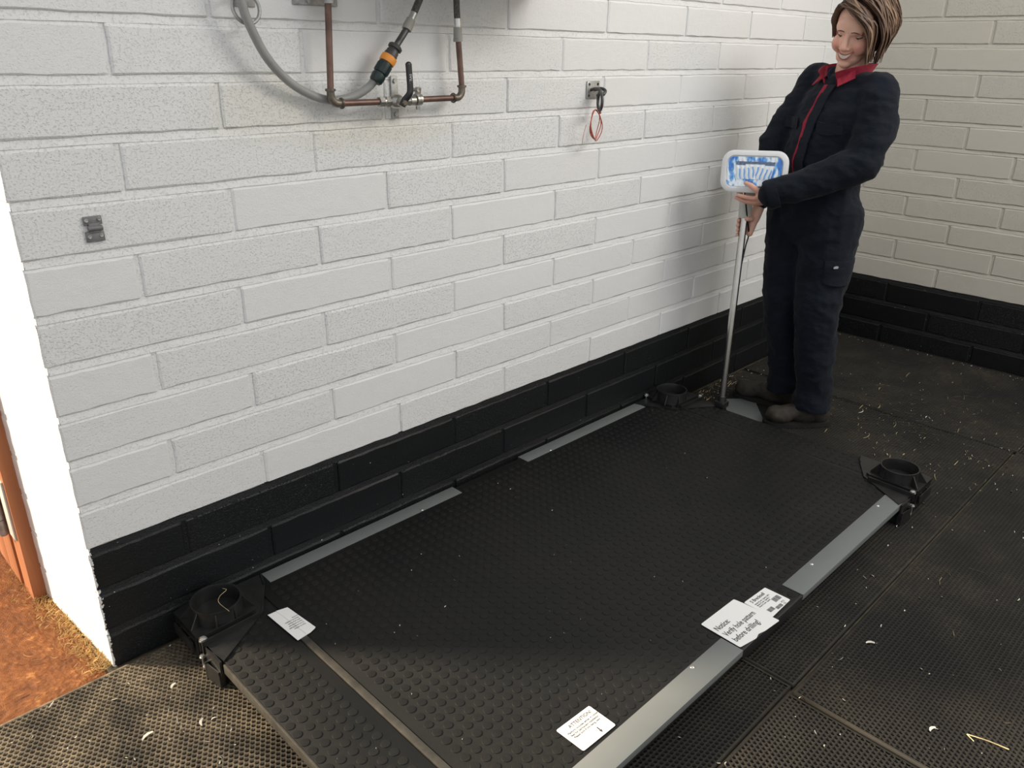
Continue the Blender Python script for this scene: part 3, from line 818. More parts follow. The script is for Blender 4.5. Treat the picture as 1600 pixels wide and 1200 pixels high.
m.build('display_housing', 'white_plastic', ind, smooth=40)
# crinkled film sheet
fm = MB(); nxg, nyg = 56, 34; ww, hh = 0.193, 0.105
vs = []
for j in range(nyg + 1):
    for i in range(nxg + 1):
        x = -ww / 2 + ww * i / nxg; y = -hh / 2 + hh * j / nyg
        q = Vector((x * 60, y * 24, 3.0))
        z = 0.0032 + 0.0022 * abs(noise.noise(q)) + 0.0012 * noise.noise(Vector((x * 140, y * 60, 1)))
        r = 0.022; ex = max(0, abs(x) - (ww / 2 - r)); ey = max(0, abs(y) - (hh / 2 - r)); e = math.hypot(ex, ey)
        if e > r: x -= math.copysign(ex * (1 - r / e), x); y -= math.copysign(ey * (1 - r / e), y)
        vs.append(HM @ Vector((x, y, z)))
fm.add(vs, [(j * (nxg + 1) + i, j * (nxg + 1) + i + 1, (j + 1) * (nxg + 1) + i + 1, (j + 1) * (nxg + 1) + i) for j in range(nyg) for i in range(nxg)])
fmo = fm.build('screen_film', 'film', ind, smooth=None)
# display window; its white glare, dark band and streaks are painted as vertex tints
sw = MB(); vs = []
for j in range(17):
    for i in range(41):
        x = -0.062 + 0.128 * i / 40; y = -0.026 + 0.062 * j / 16
        z = 0.0062 + 0.0016 * math.sin(i * 1.25 + 0.5 * math.sin(j * 0.6)) * (1 - j / 16 * 0.7) + 0.0008 * noise.noise(Vector((i * 0.4, j * 0.3, 5)))
        vs.append(HM @ Vector((x + 0.012 * (j / 16 - 0.5) * (1 if i > 20 else -1), y, z)))
sw.add(vs, [(j * 41 + i, j * 41 + i + 1, (j + 1) * 41 + i + 1, (j + 1) * 41 + i) for j in range(16) for i in range(40)])
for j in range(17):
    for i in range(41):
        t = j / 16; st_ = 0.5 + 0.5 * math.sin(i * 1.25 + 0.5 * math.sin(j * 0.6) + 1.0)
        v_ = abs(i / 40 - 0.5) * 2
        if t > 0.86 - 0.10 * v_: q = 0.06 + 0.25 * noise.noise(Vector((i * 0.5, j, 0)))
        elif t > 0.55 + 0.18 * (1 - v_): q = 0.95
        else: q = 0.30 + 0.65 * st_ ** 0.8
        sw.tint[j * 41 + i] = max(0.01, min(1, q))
sw.build('display_window', 'window_glare', ind, smooth=60)
m = MB(); bk = CD - Nn * 0.045 - Uu * 0.045
m.cyl(bk, PT - pd * 0.002, 0.016, 0.018, 12); m.ball(bk, 0.02)
m.bbox(-0.058, -0.035, -0.094, -0.066, -0.045, -0.025, 0.004, HM)
m.bbox(-0.026, 0.022, -0.092, -0.060, -0.050, -0.030, 0.003, HM)
m.build('tilt_bracket', 'ivory_plastic', ind)
cb = MB(); cb.tube(spline([HM @ Vector((-0.03, -0.075, -0.04)), PT + Vector((-0.01, -0.02, -0.06)), PT + Vector((0.018, -0.018, -0.12)), PT + Vector((0.012, -0.014, -0.17)), PT + Vector((0.0, -0.012, -0.25))]), 0.003, 8)
cb.build('signal_cable', 'black_vinyl', ind)

# ------------------------------------------------------------------ pipework
pw = empty('copper_pipework', (0.71, 0, 1.313), 'tarnished copper water pipe bent in a U with a lever valve, on the white wall', 'pipe')
YP = -0.050; RP = 0.0078
zb = 1.3085
def elbow(p, a, b, r, name='elbow'):
    """bend at p from direction a (towards p) to direction b (away), with collars"""
    m = MB(); a, b = Vector(a), Vector(b); R_ = 0.020
    c = p - a * R_ + b * R_
    path = [p - a * 0.030]
    for k in range(9):
        t = PI / 2 * k / 8
        path.append(c + (-b) * R_ * math.cos(t) + a * R_ * math.sin(t))
    path.append(p + b * 0.030)
    m.tube(path, r * 1.22, 16)
    for q, d in ((p - a * 0.030, a), (p + b * 0.030, b)):
        m.cyl(q - d * 0.004, q + d * 0.002, r * 1.55, n=16); m.cyl(q - d * 0.002, q + d * 0.0, r * 1.7, n=16)
    return m.build(name, 'brass', pw, smooth=50)
pL, pR = Vector((0.7095, YP, zb)), Vector((1.1250, YP, zb + 0.003))
m = MB(); m.cyl((0.7240, YP, 1.62), (0.7100, YP, zb + 0.03), RP, n=18); m.build('pipe', 'copper', pw, smooth=60, label='reddish left riser')
elbow(pL, (0, 0, -1), (1, 0, 0), RP)
m = MB(); m.cyl((0.735, YP, zb), (0.860, YP, zb), RP, n=18); m.build('pipe', 'copper', pw, smooth=60)
m = MB(); m.cyl((0.955, YP, zb + 0.002), (1.098, YP, zb + 0.003), RP, n=18); m.build('pipe', 'copper', pw, smooth=60)
elbow(pR, (1, 0, 0), (0, 0, 1), RP)
m = MB(); m.cyl((1.125, YP, zb + 0.03), (1.1130, YP, 1.472), RP, n=18); m.build('pipe', 'copper', pw, smooth=60, label='reddish right riser')
# valve
m = MB()
m.cyl((0.848, YP, zb), (0.862, YP, zb), 0.0125, n=6); m.cyl((0.862, YP, zb), (0.884, YP, zb), 0.0105, n=16); m.cyl((0.868, YP, zb), (0.880, YP, zb), 0.0135, n=6)
m.ball((0.902, YP, zb), (0.024, 0.018, 0.018)); m.cyl((0.920, YP, zb), (0.944, YP, zb), 0.0115, n=6); m.cyl((0.944, YP, zb), (0.960, YP, zb), 0.0125, n=16)
m.cyl((0.900, YP, zb), (0.900, YP - 0.034, zb - 0.002), 0.0095, n=14)
m.build('valve_body', 'nickel', pw, smooth=45)
m = MB(); m.lathe([(0, 0.008), (0.006, 0.008), (0.0085, 0.006), (0.0085, 0)], T((0.900, YP - 0.034, zb - 0.002)) @ Matrix.Rotation(PI / 2, 4, 'X'), 6); m.build('lever_nut', 'brass', pw)
lv = [(0.896, YP - 0.032, zb - 0.010), (0.902, YP - 0.036, zb + 0.004), (0.912, YP - 0.042, zb + 0.018), (0.916, YP - 0.042, zb + 0.034), (0.915, YP - 0.040, zb + 0.085), (0.915, YP - 0.040, zb + 0.090)]
m = MB(); m.tube(spline(lv, 5), [0.0105] * 8 + [0.010] * 14 + [0.009, 0.0085, 0.007, 0.0045], 14, flat=0.5, up=Vector((0, 1, 0))) if False else m.tube(spline(lv, 5), [0.0095] * 22 + [0.0090, 0.0080, 0.0062, 0.003], 14, flat=0.55, up=Vector((0, -1, 0))); m.ball((0.915, YP - 0.040, zb + 0.0865), (0.0094, 0.0052, 0.0085))
lev = m.build('valve_lever', 'black_vinyl', pw, smooth=60)
text('WRAS', 0.0095, 'white_ink', lev, T((0.9185, YP - 0.0464, zb + 0.040)) @ Matrix.Rotation(PI / 2, 4, 'X') @ Matrix.Rotation(PI / 2, 4, 'Z'), name='lever_marking')
# clips to the wall
def clip(x, z0, z1, name, mat):
    m = MB()
    m.bbox(x - 0.011, x + 0.011, -0.006, -0.001, z0, z1, 0.002)
    m.cyl((x, -0.004, (z0 + z1) / 2), (x, YP, zb), 0.006, n=10)
    m.cyl((x, -0.006, z1 - 0.012), (x, -0.011, z1 - 0.012), 0.006, n=6); m.cyl((x, -0.006, z0 + 0.012), (x, -0.011, z0 + 0.012), 0.006, n=6)
    return m.build(name, mat, pw, smooth=35)
clip(0.932, 1.262, 1.368, 'wall_plate', 'galv')
m = MB()
for dx in (-0.005, 0.005):
    m.lathe([(0.0075, -0.004), (0.0145, -0.004), (0.0145, 0.004), (0.0075, 0.004), (0.0075, -0.004)], T((0.972 + dx * 0.9, YP, zb + 0.002)) @ Matrix.Rotation(PI / 2, 4, 'Y'), 20)
m.cyl((0.972, YP, zb + 0.014), (0.972, YP - 0.004, zb + 0.032), 0.008, n=12); m.cyl((0.968, YP - 0.010, zb + 0.026), (0.968, YP + 0.010, zb + 0.026), 0.005, n=10)
m.cyl((0.972, YP, zb - 0.014), (0.972, YP, zb - 0.022), 0.006, n=6)
m.bbox(0.962, 0.982, -0.02 + YP + 0.02, -0.002, zb - 0.006, zb + 0.006, 0.002)
m.build('pipe_clamp', 'nickel', pw, smooth=40)
# plate carrying the left riser
m = MB(); m.bbox(0.655, 0.775, -0.006, -0.001, 1.522, 1.60, 0.002)
m.bbox(0.690, 0.760, -0.068, -0.004, 1.538, 1.546, 0.002)
m.lathe([(0.0085, -0.006), (0.0135, -0.006), (0.0135, 0.006), (0.0085, 0.006)], T((0.7225, YP, 1.532)), 18)
m.build('support_bracket', 'galv', pw, smooth=35)
for x, z in ((0.695, 1.532), (0.745, 1.54)):
    m = MB(); m.cyl((x, -0.006, z), (x, -0.014, z), 0.007, n=6); m.build('bracket_bolt', 'zinc', pw, smooth=30)
# right flexible tail
fx = [(1.1130, YP, 1.470), (1.1115, YP, 1.51), (1.109, YP, 1.56), (1.105, YP, 1.64)]
m = MB(); m.cyl((1.1135, YP, 1.452), (1.1130, YP, 1.459), 0.0125, n=14); m.cyl((1.1130, YP, 1.459), (1.1125, YP, 1.487), 0.0118, 0.0108, n=16); m.build('flexible_tail_collar', 'sleeve', pw, smooth=40)
m = MB(); m.cyl((1.1125, YP, 1.487), (1.1118, YP, 1.508), 0.0088, n=16); m.build('flexible_tail_ferrule', 'zinc', pw, smooth=60)
m = MB(); m.tube(spline([(1.1118, YP, 1.506), (1.110, YP, 1.54), (1.107, YP - 0.004, 1.595)]), 0.0085, 12); m.build('flexible_tail', 'braid', pw, smooth=60)

# water heater: its bottom edge is just above the frame and shades the wall
wh = empty('water_heater', (1.13, 0, 1.60), 'white wall-mounted water heater just above the pipework', 'water heater')
m = MB(); m.bbox(0.80, 1.46, -0.28, -0.002, 1.60, 2.25, 0.012); m.build('casing', 'white_plastic', wh)
for x_, y_ in ((1.107, -0.055), (1.008, -0.078)):
    m = MB(); m.cyl((x_, y_, 1.575), (x_, y_, 1.61), 0.012, n=16); m.build('inlet_stub', 'brass', wh, smooth=50)

# garden hose with its snap connector and tail
gh = empty('garden_hose', (0.84, -0.05, 1.35), 'grey garden hose looped down from a wall ring to a green and orange connector', 'hose')
hp_ = [(0.47, -0.055, 1.66), (0.487, -0.058, 1.58), (0.501, -0.058, 1.520), (0.514, -0.055, 1.480), (0.550, -0.048, 1.415), (0.598, -0.040, 1.367), (0.655, -0.032, 1.334), (0.718, -0.028, 1.316), (0.782, -0.034, 1.322), (0.826, -0.044, 1.345), (0.848, -0.052, 1.372)]
m = MB(); m.tube(spline(hp_, 8), 0.0100, 16); m.build('hose_pipe', 'hose', gh, smooth=60)
A_ = Vector((0.838, -0.054, 1.357)); B_ = Vector((0.906, -0.062, 1.446)); ax_ = (B_ - A_).normalized(); QM = T(A_) @ ax_.to_track_quat('Z', 'Y').to_matrix().to_4x4(); LL = (B_ - A_).length
m = MB(); m.lathe([(0, -0.002), (0.0135, -0.002), (0.0165, 0.002), (0.0180, 0.014), (0.0172, 0.020), (0.0150, 0.021), (0.0150, 0.023), (0.0178, 0.024), (0.0186, 0.032), (0.0180, 0.050), (0.0172, 0.054), (0, 0.054)], QM, 20)
for k in range(10):
    a = 2 * PI * k / 10
    m.box(-0.0012, 0.0012, 0.017, 0.0193, 0.026, 0.048, QM @ Matrix.Rotation(a, 4, 'Z'))
m.build('connector_body', 'green', gh, smooth=40)
m = MB(); m.lathe([(0.0170, 0.053), (0.0196, 0.054), (0.0204, 0.060), (0.0204, 0.064), (0.0196, 0.071), (0.0175, 0.072), (0, 0.072)], QM, 24); m.build('connector_collar', 'orange', gh, smooth=40)
m = MB(); m.lathe([(0, 0.072), (0.0168, 0.072), (0.0172, 0.077), (0.0158, 0.079), (0.0158, 0.086), (0.0135, 0.090), (0.0135, 0.093), (0.0178, 0.094), (0.0182, 0.100), (0.0150, 0.1035), (0.0, 0.104)], QM, 20)
m.bbox(0.012, 0.030, -0.004, 0.004, 0.074, 0.080, 0.001, QM)
m.bbox(0.024, 0.029, -0.006, 0.006, 0.070, 0.088, 0.001, QM)
m.build('tap_adaptor', 'tapgrey', gh, smooth=40)
P1 = QM @ Vector((0, 0, 0.102)); P2 = Vector((0.935, -0.062, 1.478))
m = MB(); m.cyl(P1, P2, 0.0082, n=16); m.build('metal_tail', 'iron', gh, smooth=60)
m = MB(); d_ = (Vector((0.975, -0.062, 1.54)) - P2).normalized(); m.cyl(P2 - d_ * 0.002, P2 + d_ * 0.006, 0.0125, n=16); m.cyl(P2 + d_ * 0.006, P2 + d_ * 0.026, 0.0128, 0.0112, n=16); m.build('tail_collar', 'sleeve', gh, smooth=40)
m = MB(); m.cyl(P2 + d_ * 0.026, P2 + d_ * 0.044, 0.0090, n=16); m.build('tail_ferrule', 'zinc', gh, smooth=60)
m = MB(); m.tube(spline([P2 + d_ * 0.043, P2 + d_ * 0.062 + Vector((0.002, 0, 0.004)), Vector((0.993, -0.066, 1.575)), Vector((1.004, -0.075, 1.60))]), 0.0088, 12); m.build('braided_tail', 'braid', gh, smooth=60)

# ------------------------------------------------------------------ tethering rings, twine, small hinge
def torus(m, c, R_, r, a, b, n=36, k=10, e=1.0):
    a, b = Vector(a), Vector(b)
    path = [Vector(c) + a * R_ * math.cos(2 * PI * i / n) + b * R_ * e * math.sin(2 * PI * i / n) for i in range(n)]
    nrm_ = a.cross(b).normalized(); vs = []
    for i, p in enumerate(path):
        o = (p - Vector(c)).normalized()
        for j in range(k):
            t = 2 * PI * j / k; vs.append(p + (o * math.cos(t) + nrm_ * math.sin(t)) * r)
    fs = [(i * k + j, ((i + 1) % n) * k + j, ((i + 1) % n) * k + (j + 1) % k, i * k + (j + 1) % k) for i in range(n) for j in range(k)]
    m.add(vs, fs)
r1 = empty('tether_ring', (0.525, 0, 1.53), 'large steel tether ring at the top left with the hose running through it', 'ring')
m = MB(); m.bbox(0.508, 0.562, -0.005, -0.001, 1.512, 1.585, 0.002); m.build('wall_plate', 'galv', r1)
m = MB(); m.tube(spline([(0.522, -0.004, 1.545), (0.524, -0.03, 1.546), (0.535, -0.040, 1.535), (0.546, -0.03, 1.546), (0.548, -0.004, 1.545)]), 0.0045, 10); m.build('staple', 'galv', r1, smooth=60)
m = MB(); torus(m, (0.520, -0.040, 1.508), 0.031, 0.0040, (1, 0, 0), (0, 0.12, 1)); m.build('ring', 'galv', r1, smooth=60)
r2 = empty('tether_ring', (1.738, 0, 1.30), 'small steel tether ring on a square plate near the middle of the wall', 'ring')
m = MB(); m.bbox(1.704, 1.767, -0.0055, -0.001, 1.290, 1.345, 0.002); m.build('wall_plate', 'galv', r2)
for x, z in ((1.714, 1.335), (1.757, 1.335), (1.714, 1.300), (1.757, 1.300)):
    m = MB(); m.lathe([(0, 0.003), (0.003, 0.003), (0.0045, 0.001), (0.0045, 0)], T((x, -0.0055, z)) @ Matrix.Rotation(PI / 2, 4, 'X'), 8); m.build('screw', 'iron', r2)
m = MB(); m.tube(spline([(1.724, -0.005, 1.318), (1.722, -0.030, 1.322), (1.722, -0.048, 1.316), (1.730, -0.052, 1.305), (1.745, -0.048, 1.316), (1.746, -0.030, 1.322), (1.745, -0.005, 1.318)]), 0.0052, 10); m.build('staple', 'iron', r2, smooth=60)
m = MB(); torus(m, (1.716, -0.052, 1.285), 0.028, 0.0050, (0.60, 0.80, 0), (0, 0, 1)); m.build('ring', 'iron', r2, smooth=60)
tw = MB()
cT = Vector((1.697, -0.050, 1.214))
for k in range(3):
    rr = 0.040 + 0.0022 * k; off = Vector((0.002 * k, -0.002 * k, -0.001 * k))
    pts = []
    for i in range(25):
        a = 2 * PI * i / 24
        pts.append(cT + off + Vector((1.02 * rr * math.cos(a + 0.08 * k), 0.016 * math.cos(a) - 0.003 * math.sin(3 * a + k), (1.10 * rr) * math.sin(a))) + Vector((0.002 * math.sin(2 * a + k), 0, 0)))
    tw.tube(pts, 0.0017, 6, caps=False)
tw.ball(cT + Vector((0.022, -0.002, 0.036)), 0.0045)
tw.tube(spline([cT + Vector((-0.030, 0.01, 0.0)), cT + Vector((-0.036, 0.014, -0.03)), cT + Vector((-0.036, 0.018, -0.058))]), 0.0008, 5)
tw.build('twine_loop', 'twine', None, smooth=60, label='loop of orange baler twine hanging from the small wall ring', cat='twine')
hw = empty('wall_hasp', (0.143, 0, 1.077), 'small grey two-leaf metal bracket screwed to the wall at the left', 'bracket')
m = MB(); m.bbox(0.126, 0.163, -0.0055, -0.001, 1.086, 1.104, 0.0015); m.build('upper_leaf', 'painted_metal', hw)
m = MB(); m.bbox(0.126, 0.163, -0.0065, -0.001, 1.051, 1.073, 0.0020); m.build('lower_leaf', 'painted_metal', hw)
m = MB(); m.cyl((0.132, -0.008, 1.0795), (0.160, -0.008, 1.0795), 0.0055, n=12); m.bbox(0.134, 0.156, -0.009, -0.001, 1.070, 1.090, 0.001); m.build('knuckle', 'painted_metal', hw, smooth=50)
for x, z in ((0.132, 1.096), (0.157, 1.097), (0.133, 1.062), (0.156, 1.063)):
    m = MB(); m.lathe([(0, 0.002), (0.003, 0.0025), (0.0042, 0.001), (0.0045, 0)], T((x, -0.006, z)) @ Matrix.Rotation(PI / 2, 4, 'X'), 10); m.build('screw', 'galv', hw)

# ------------------------------------------------------------------ straw, shavings, chaff
def sliver(m, x, y, z, L_, w, a, curl=0.0, tilt=0.0, thick=0.0005):
    c, s = math.cos(a), math.sin(a); n = 3
    vs = []
    for i in range(n + 1):
        t = i / n - 0.5; px_ = L_ * t; py_ = curl * L_ * (0.25 - t * t) * 2
        zz = z + tilt * L_ * (t + 0.5)
        ww_ = w * (1 - 0.5 * abs(2 * t))
        for q in (-1, 1):
            X_ = px_; Y_ = py_ + q * ww_ / 2
            vs.append((x + X_ * c - Y_ * s, y + X_ * s + Y_ * c, zz + thick * (q + 1)))
    fs = [(2 * i, 2 * i + 2, 2 * i + 3, 2 * i + 1) for i in range(n)]
    m.add(vs, fs)
def onplat(x, y): return PX0 - 0.02 < x < PX1 + 0.02 and PY0 - 0.005 < y < PY1 + 0.02
rs = random.Random(21)
sh = MB(); cnt = 0
while cnt < 800:
    u_ = rs.random()
    if u_ < 0.32: x = rs.gauss(2.85, 0.38); y = -0.85 + rs.gauss(0, 0.30)
    elif u_ < 0.43: x = rs.uniform(2.35, 3.8); y = -abs(rs.gauss(0.03, 0.06)) - 0.03
    elif u_ < 0.50: x = 3.84 - abs(rs.gauss(0, 0.03)); y = rs.uniform(-1.2, -0.1)
    elif u_ < 0.57: x = rs.uniform(-0.3, 0.25); y = rs.uniform(-0.5, -0.03)
    else: x = rs.uniform(0.3, 3.8); y = rs.uniform(-2.2, -1.11)
    if x > 3.85 or y > -0.025 or y < -2.25: continue
    if onplat(x, y): continue
    L_ = min(0.05, max(0.003, rs.lognormvariate(-5.0, 0.5))); w = rs.uniform(0.0014, 0.0034)
    if rs.random() < 0.12: L_ *= 1.7
    sliver(sh, x, y, 0.0132, L_, w, rs.uniform(0, PI), rs.uniform(-0.6, 0.6), rs.uniform(0, 0.15)); cnt += 1
for k in range(70):
    x = rs.uniform(0.2, 2.28); y = rs.uniform(-1.0, -0.08)
    sliver(sh, x, y, PZ + 0.0064, rs.uniform(0.002, 0.007), rs.uniform(0.0008, 0.0018), rs.uniform(0, PI), rs.uniform(-0.5, 0.5), 0.05)
sh.build('wood_shavings', 'shaving', None, smooth=None, label='tiny pale wood shavings scattered over the mats and the platform', cat='shavings', kind='stuff')
sw_ = MB(); cnt = 0
while cnt < 700:
    u_ = rs.random()
    if u_ < 0.62: x = rs.gauss(2.9, 0.40); y = -0.85 + rs.gauss(0, 0.25)
    elif u_ < 0.85: x = rs.gauss(2.55, 0.18); y = -abs(rs.gauss(0.04, 0.05)) - 0.03
    else: x = rs.uniform(1.3, 3.7); y = rs.uniform(-1.9, -1.15)
    if x > 3.82 or y > -0.03 or onplat(x, y): continue
    L_ = min(0.09, max(0.008, rs.lognormvariate(-3.75, 0.6)))
    sliver(sw_, x, y, 0.0133, L_, rs.uniform(0.0009, 0.0018), rs.uniform(0, PI), rs.uniform(-0.3, 0.3), rs.uniform(0, 0.05)); cnt += 1
for k in range(26):
    x = rs.gauss(2.95, 0.35); y = -0.95 + rs.gauss(0, 0.30)
    if x > 3.8 or y > -0.05 or onplat(x, y): continue
    sliver(sw_, x, y, 0.0136, rs.uniform(0.025, 0.07), rs.uniform(0.0010, 0.0017), rs.uniform(0, PI), rs.uniform(-0.15, 0.15), 0.03)
sw_.build('chopped_straw', 'straw', None, smooth=None, label='thin bits of chopped straw and chaff strewn by the boots and the back wall', cat='straw', kind='stuff')
gs = MB(); gs.tube(spline([(1.300, -1.560, 0.0155), (1.312, -1.600, 0.017), (1.322, -1.640, 0.0150)]), 0.0013, 6); gs.tube([(1.300, -1.560, 0.0155), (1.290, -1.578, 0.0150)], 0.0011, 6)
gs.build('straw_stalk', 'straw', None, label='single golden bent straw stalk on the mat at lower right', cat='straw')
for (px_, py_, a, L_, lab) in ((-0.03, -0.285, 0.2, 0.028, 'pale curved wood chip in the sunlight, nearest the bottom left'), (0.075, -0.33, 1.0, 0.022, 'pale wood chip in the sunlight beside the scale corner foot'), (0.075, -0.175, 0.5, 0.018, 'pale split wood chip just below the wall corner'),
                              (1.445, -1.28, -0.9, 0.022, 'pale wood chip on the dark mat right of the spec sticker'), (1.26, -1.50, -0.3, 0.020, 'pale wood chip lying near the mat seam at lower right')):
    c_ = MB(); sliver(c_, 0, 0, 0, L_, 0.007, 0, 0.35, 0.08, 0.0008)
    o = c_.build('wood_chip', 'shaving', None, smooth=None, label=lab, cat='wood chip'); o.location = (px_, py_, 0.0135); o.rotation_euler = (0, 0, a)
# chaff drifted against the foot of the white reveal
cf = MB(); cnt = 0
while cnt < 1000:
    t = rs.random() ** 1.3
    y = 0.005 + 0.60 * t; x0 = -0.030 * y / 0.42 - 0.002
    x = x0 - abs(rs.gauss(0, 0.026))
    sliver(cf, x, y, 0.004 + rs.random() * 0.010, rs.uniform(0.005, 0.022), rs.uniform(0.0012, 0.003), rs.uniform(0, PI), rs.uniform(-0.6, 0.6), rs.uniform(0, 0.5)); cnt += 1
for k in range(260):
    x = rs.uniform(-1.0, -0.05); y = rs.uniform(0.0, 1.2)
    sliver(cf, x, y, 0.004 + rs.random() * 0.004, rs.uniform(0.005, 0.03), rs.uniform(0.0012, 0.003), rs.uniform(0, PI), rs.uniform(-0.6, 0.6), 0.05)
cf.build('sawdust_drift', 'hay_dust', None, smooth=None, label='golden sawdust and chaff drifted on the brown threshold by the wall end', cat='sawdust', kind='stuff')
wi = MB(); wi.tube(spline([(0.268, -0.070, PZ + 0.060), (0.270, -0.088, PZ + 0.064), (0.247, -0.100, PZ + 0.064), (0.232, -0.125, PZ + 0.066), (0.236, -0.172, PZ + 0.064)], 5), 0.0006, 5)
wi.build('straw_stalk', 'straw', None, label='thin pale stalk bent over the rim of the near round socket', cat='straw')


# ------------------------------------------------------------------ the person
def voxel(mb, size, smooth_it=4, mat=None, name='body', cb=None):
    me = mb.mesh(name + '_src', None, None)
    o = bpy.data.objects.new(name + '_tmp', me); COL.objects.link(o)
    r = o.modifiers.new('r', 'REMESH'); r.mode = 'VOXEL'; r.voxel_size = size; r.use_smooth_shade = True
    if smooth_it:
        s_ = o.modifiers.new('s', 'SMOOTH'); s_.iterations = smooth_it; s_.factor = 0.5
    dg = bpy.context.evaluated_depsgraph_get()
    out = bpy.data.meshes.new_from_object(o.evaluated_get(dg)); out.name = name
    bpy.data.objects.remove(o); bpy.data.meshes.remove(me)
    if cb: cb(out)
    out.materials.clear(); out.materials.append(M[mat]); out.shade_smooth()
    return out
from mathutils.bvhtree import BVHTree
def bvh(me):
    return BVHTree.FromPolygons([v.co.copy() for v in me.vertices], [tuple(p.vertices) for p in me.polygons])
Fd = Vector((-0.92, 0.39, 0)).normalized(); Rd = Vector((0.39, 0.92, 0)).normalized(); Z = Vector((0, 0, 1))
per = empty('person', (2.62, -0.43, 0.0125), 'smiling person in navy coveralls with red collar, standing at the far end holding the display', 'person')
# joints
shL, shR = Vector((2.575, -0.590, 1.318)), Vector((2.680, -0.312, 1.345))
elL, wrL = Vector((2.490, -0.612, 1.085)), Vector((2.335, -0.372, 0.968))
elR, wrR = Vector((2.575, -0.222, 1.115)), Vector((2.480, -0.255, 0.912))
hipL, knL, anL = Vector((2.590, -0.495, 0.86)), Vector((2.552, -0.512, 0.52)), Vector((2.598, -0.535, 0.10))
hipR, knR, anR = Vector((2.625, -0.335, 0.86)), Vector((2.590, -0.350, 0.51)), Vector((2.655, -0.375, 0.10))
pel, nek = Vector((2.610, -0.415, 0.87)), Vector((2.630, -0.455, 1.36))
# head frame
Fh = Vector((-0.935, -0.02, -0.30)).normalized()
Uh = Vector((0.4056 * 0.16, -0.914 * 0.16, 1.0)); Uh = (Uh - Fh * Uh.dot(Fh)).normalized()
Lh = Uh.cross(Fh).normalized()
Eye = Vector((2.525, -0.470, 1.487)) + Vector((0, 0, 0))
Hc = Eye - Fh * 0.083
HR = Matrix((( Lh.x, Fh.x, Uh.x), (Lh.y, Fh.y, Uh.y), (Lh.z, Fh.z, Uh.z)))
def hp(x, y, z): return Hc + HR @ Vector((x, y, z))
body = MB()
for c, r in (((0, -0.014, 0.032), (0.073, 0.092, 0.084)), ((0, 0.020, -0.030), (0.058, 0.064, 0.072)), ((0, 0.058, -0.092), (0.024, 0.022, 0.018)), ((0, 0.030, -0.075), (0.046, 0.048, 0.032)),
             ((0.033, 0.047, -0.032), (0.030, 0.030, 0.032)), ((-0.033, 0.047, -0.032), (0.030, 0.030, 0.032)), ((0, 0.062, 0.030), (0.052, 0.022, 0.035)),
             ((0.0115, 0.088, -0.034), (0.008, 0.009, 0.007)), ((-0.0115, 0.088, -0.034), (0.008, 0.009, 0.007)), ((0, 0.070, -0.058), (0.026, 0.020, 0.018)),
             ((0.074, -0.008, -0.006), (0.008, 0.018, 0.030)), ((-0.074, -0.008, -0.006), (0.008, 0.018, 0.030))):
    body.ball(hp(*c), r, HR, 20, 14)
body.cap(hp(0, 0.080, 0.006), hp(0, 0.098, -0.030), 0.0075, 0.0115)
body.cap(hp(0, -0.022, -0.065), nek + Vector((0.0, 0.0, -0.01)), 0.050, 0.056)
body.loft([(pel + Z * -0.09, 0.12, 0.09), (pel + Z * 0.02, 0.145, 0.10), (pel + Z * 0.14, 0.120, 0.085), (pel + Z * 0.30 + Vector((0.004, -0.015, 0)), 0.135, 0.095), (pel + Z * 0.42 + Vector((0.006, -0.03, 0)), 0.130, 0.085), (nek + Z * -0.02, 0.07, 0.06), (nek + Z * 0.01, 0.045, 0.045)], Rd, Fd)
for a, b, c, r in ((shL, elL, wrL, (0.045, 0.036, 0.026)), (shR, elR, wrR, (0.045, 0.036, 0.024))):
    body.cap(a, b, r[0], r[1]); body.cap(b, c, r[1], r[2])
for a, b, c in ((hipL, knL, anL), (hipR, knR, anR)):
    body.cap(a, b, 0.075, 0.052); body.cap(b, c + Z * 0.07, 0.050, 0.036)
# her left hand: palm under the lower edge of the display, thumb over its front
hl = lambda x, y, z: HM @ Vector((x, y, z))
wl_ = hl(0.083, -0.092, -0.008)
body.cap(wrL, wl_, 0.026, 0.0225)
body.cap(wl_, hl(0.036, -0.094, 0.004), 0.0215, 0.0165); body.cap(wl_, hl(0.036, -0.102, -0.016), 0.0215, 0.0155); body.cap(wl_, hl(0.038, -0.104, -0.036), 0.020, 0.0145)
body.cap(hl(0.070, -0.080, 0.010), hl(0.030, -0.083, 0.018), 0.019, 0.0145)
FING = [((0.034, -0.092, 0.010), (0.006, -0.094, 0.010), (-0.022, -0.091, 0.006), (-0.048, -0.085, 0.001), 0.0088),
        ((0.034, -0.106, -0.008), (0.004, -0.109, -0.010), (-0.026, -0.106, -0.014), (-0.056, -0.096, -0.018), 0.0090),
        ((0.036, -0.112, -0.026), (0.008, -0.115, -0.030), (-0.020, -0.111, -0.034), (-0.046, -0.100, -0.040), 0.0084),
        ((0.040, -0.110, -0.042), (0.016, -0.112, -0.048), (-0.006, -0.108, -0.054), (-0.026, -0.098, -0.060), 0.0074)]
for a, b, c, d, r in FING:
    body.cap(hl(*a), hl(*b), r * 1.12, r * 1.02); body.cap(hl(*b), hl(*c), r * 1.04, r * 0.95); body.cap(hl(*c), hl(*d), r * 0.96, r * 0.80)
body.cap(hl(0.050, -0.078, 0.016), hl(0.020, -0.064, 0.024), 0.0135, 0.0115); body.cap(hl(0.020, -0.064, 0.024), hl(-0.004, -0.048, 0.0215), 0.0112, 0.0102); body.cap(hl(-0.004, -0.048, 0.0215), hl(-0.024, -0.040, 0.0165), 0.0102, 0.0078)
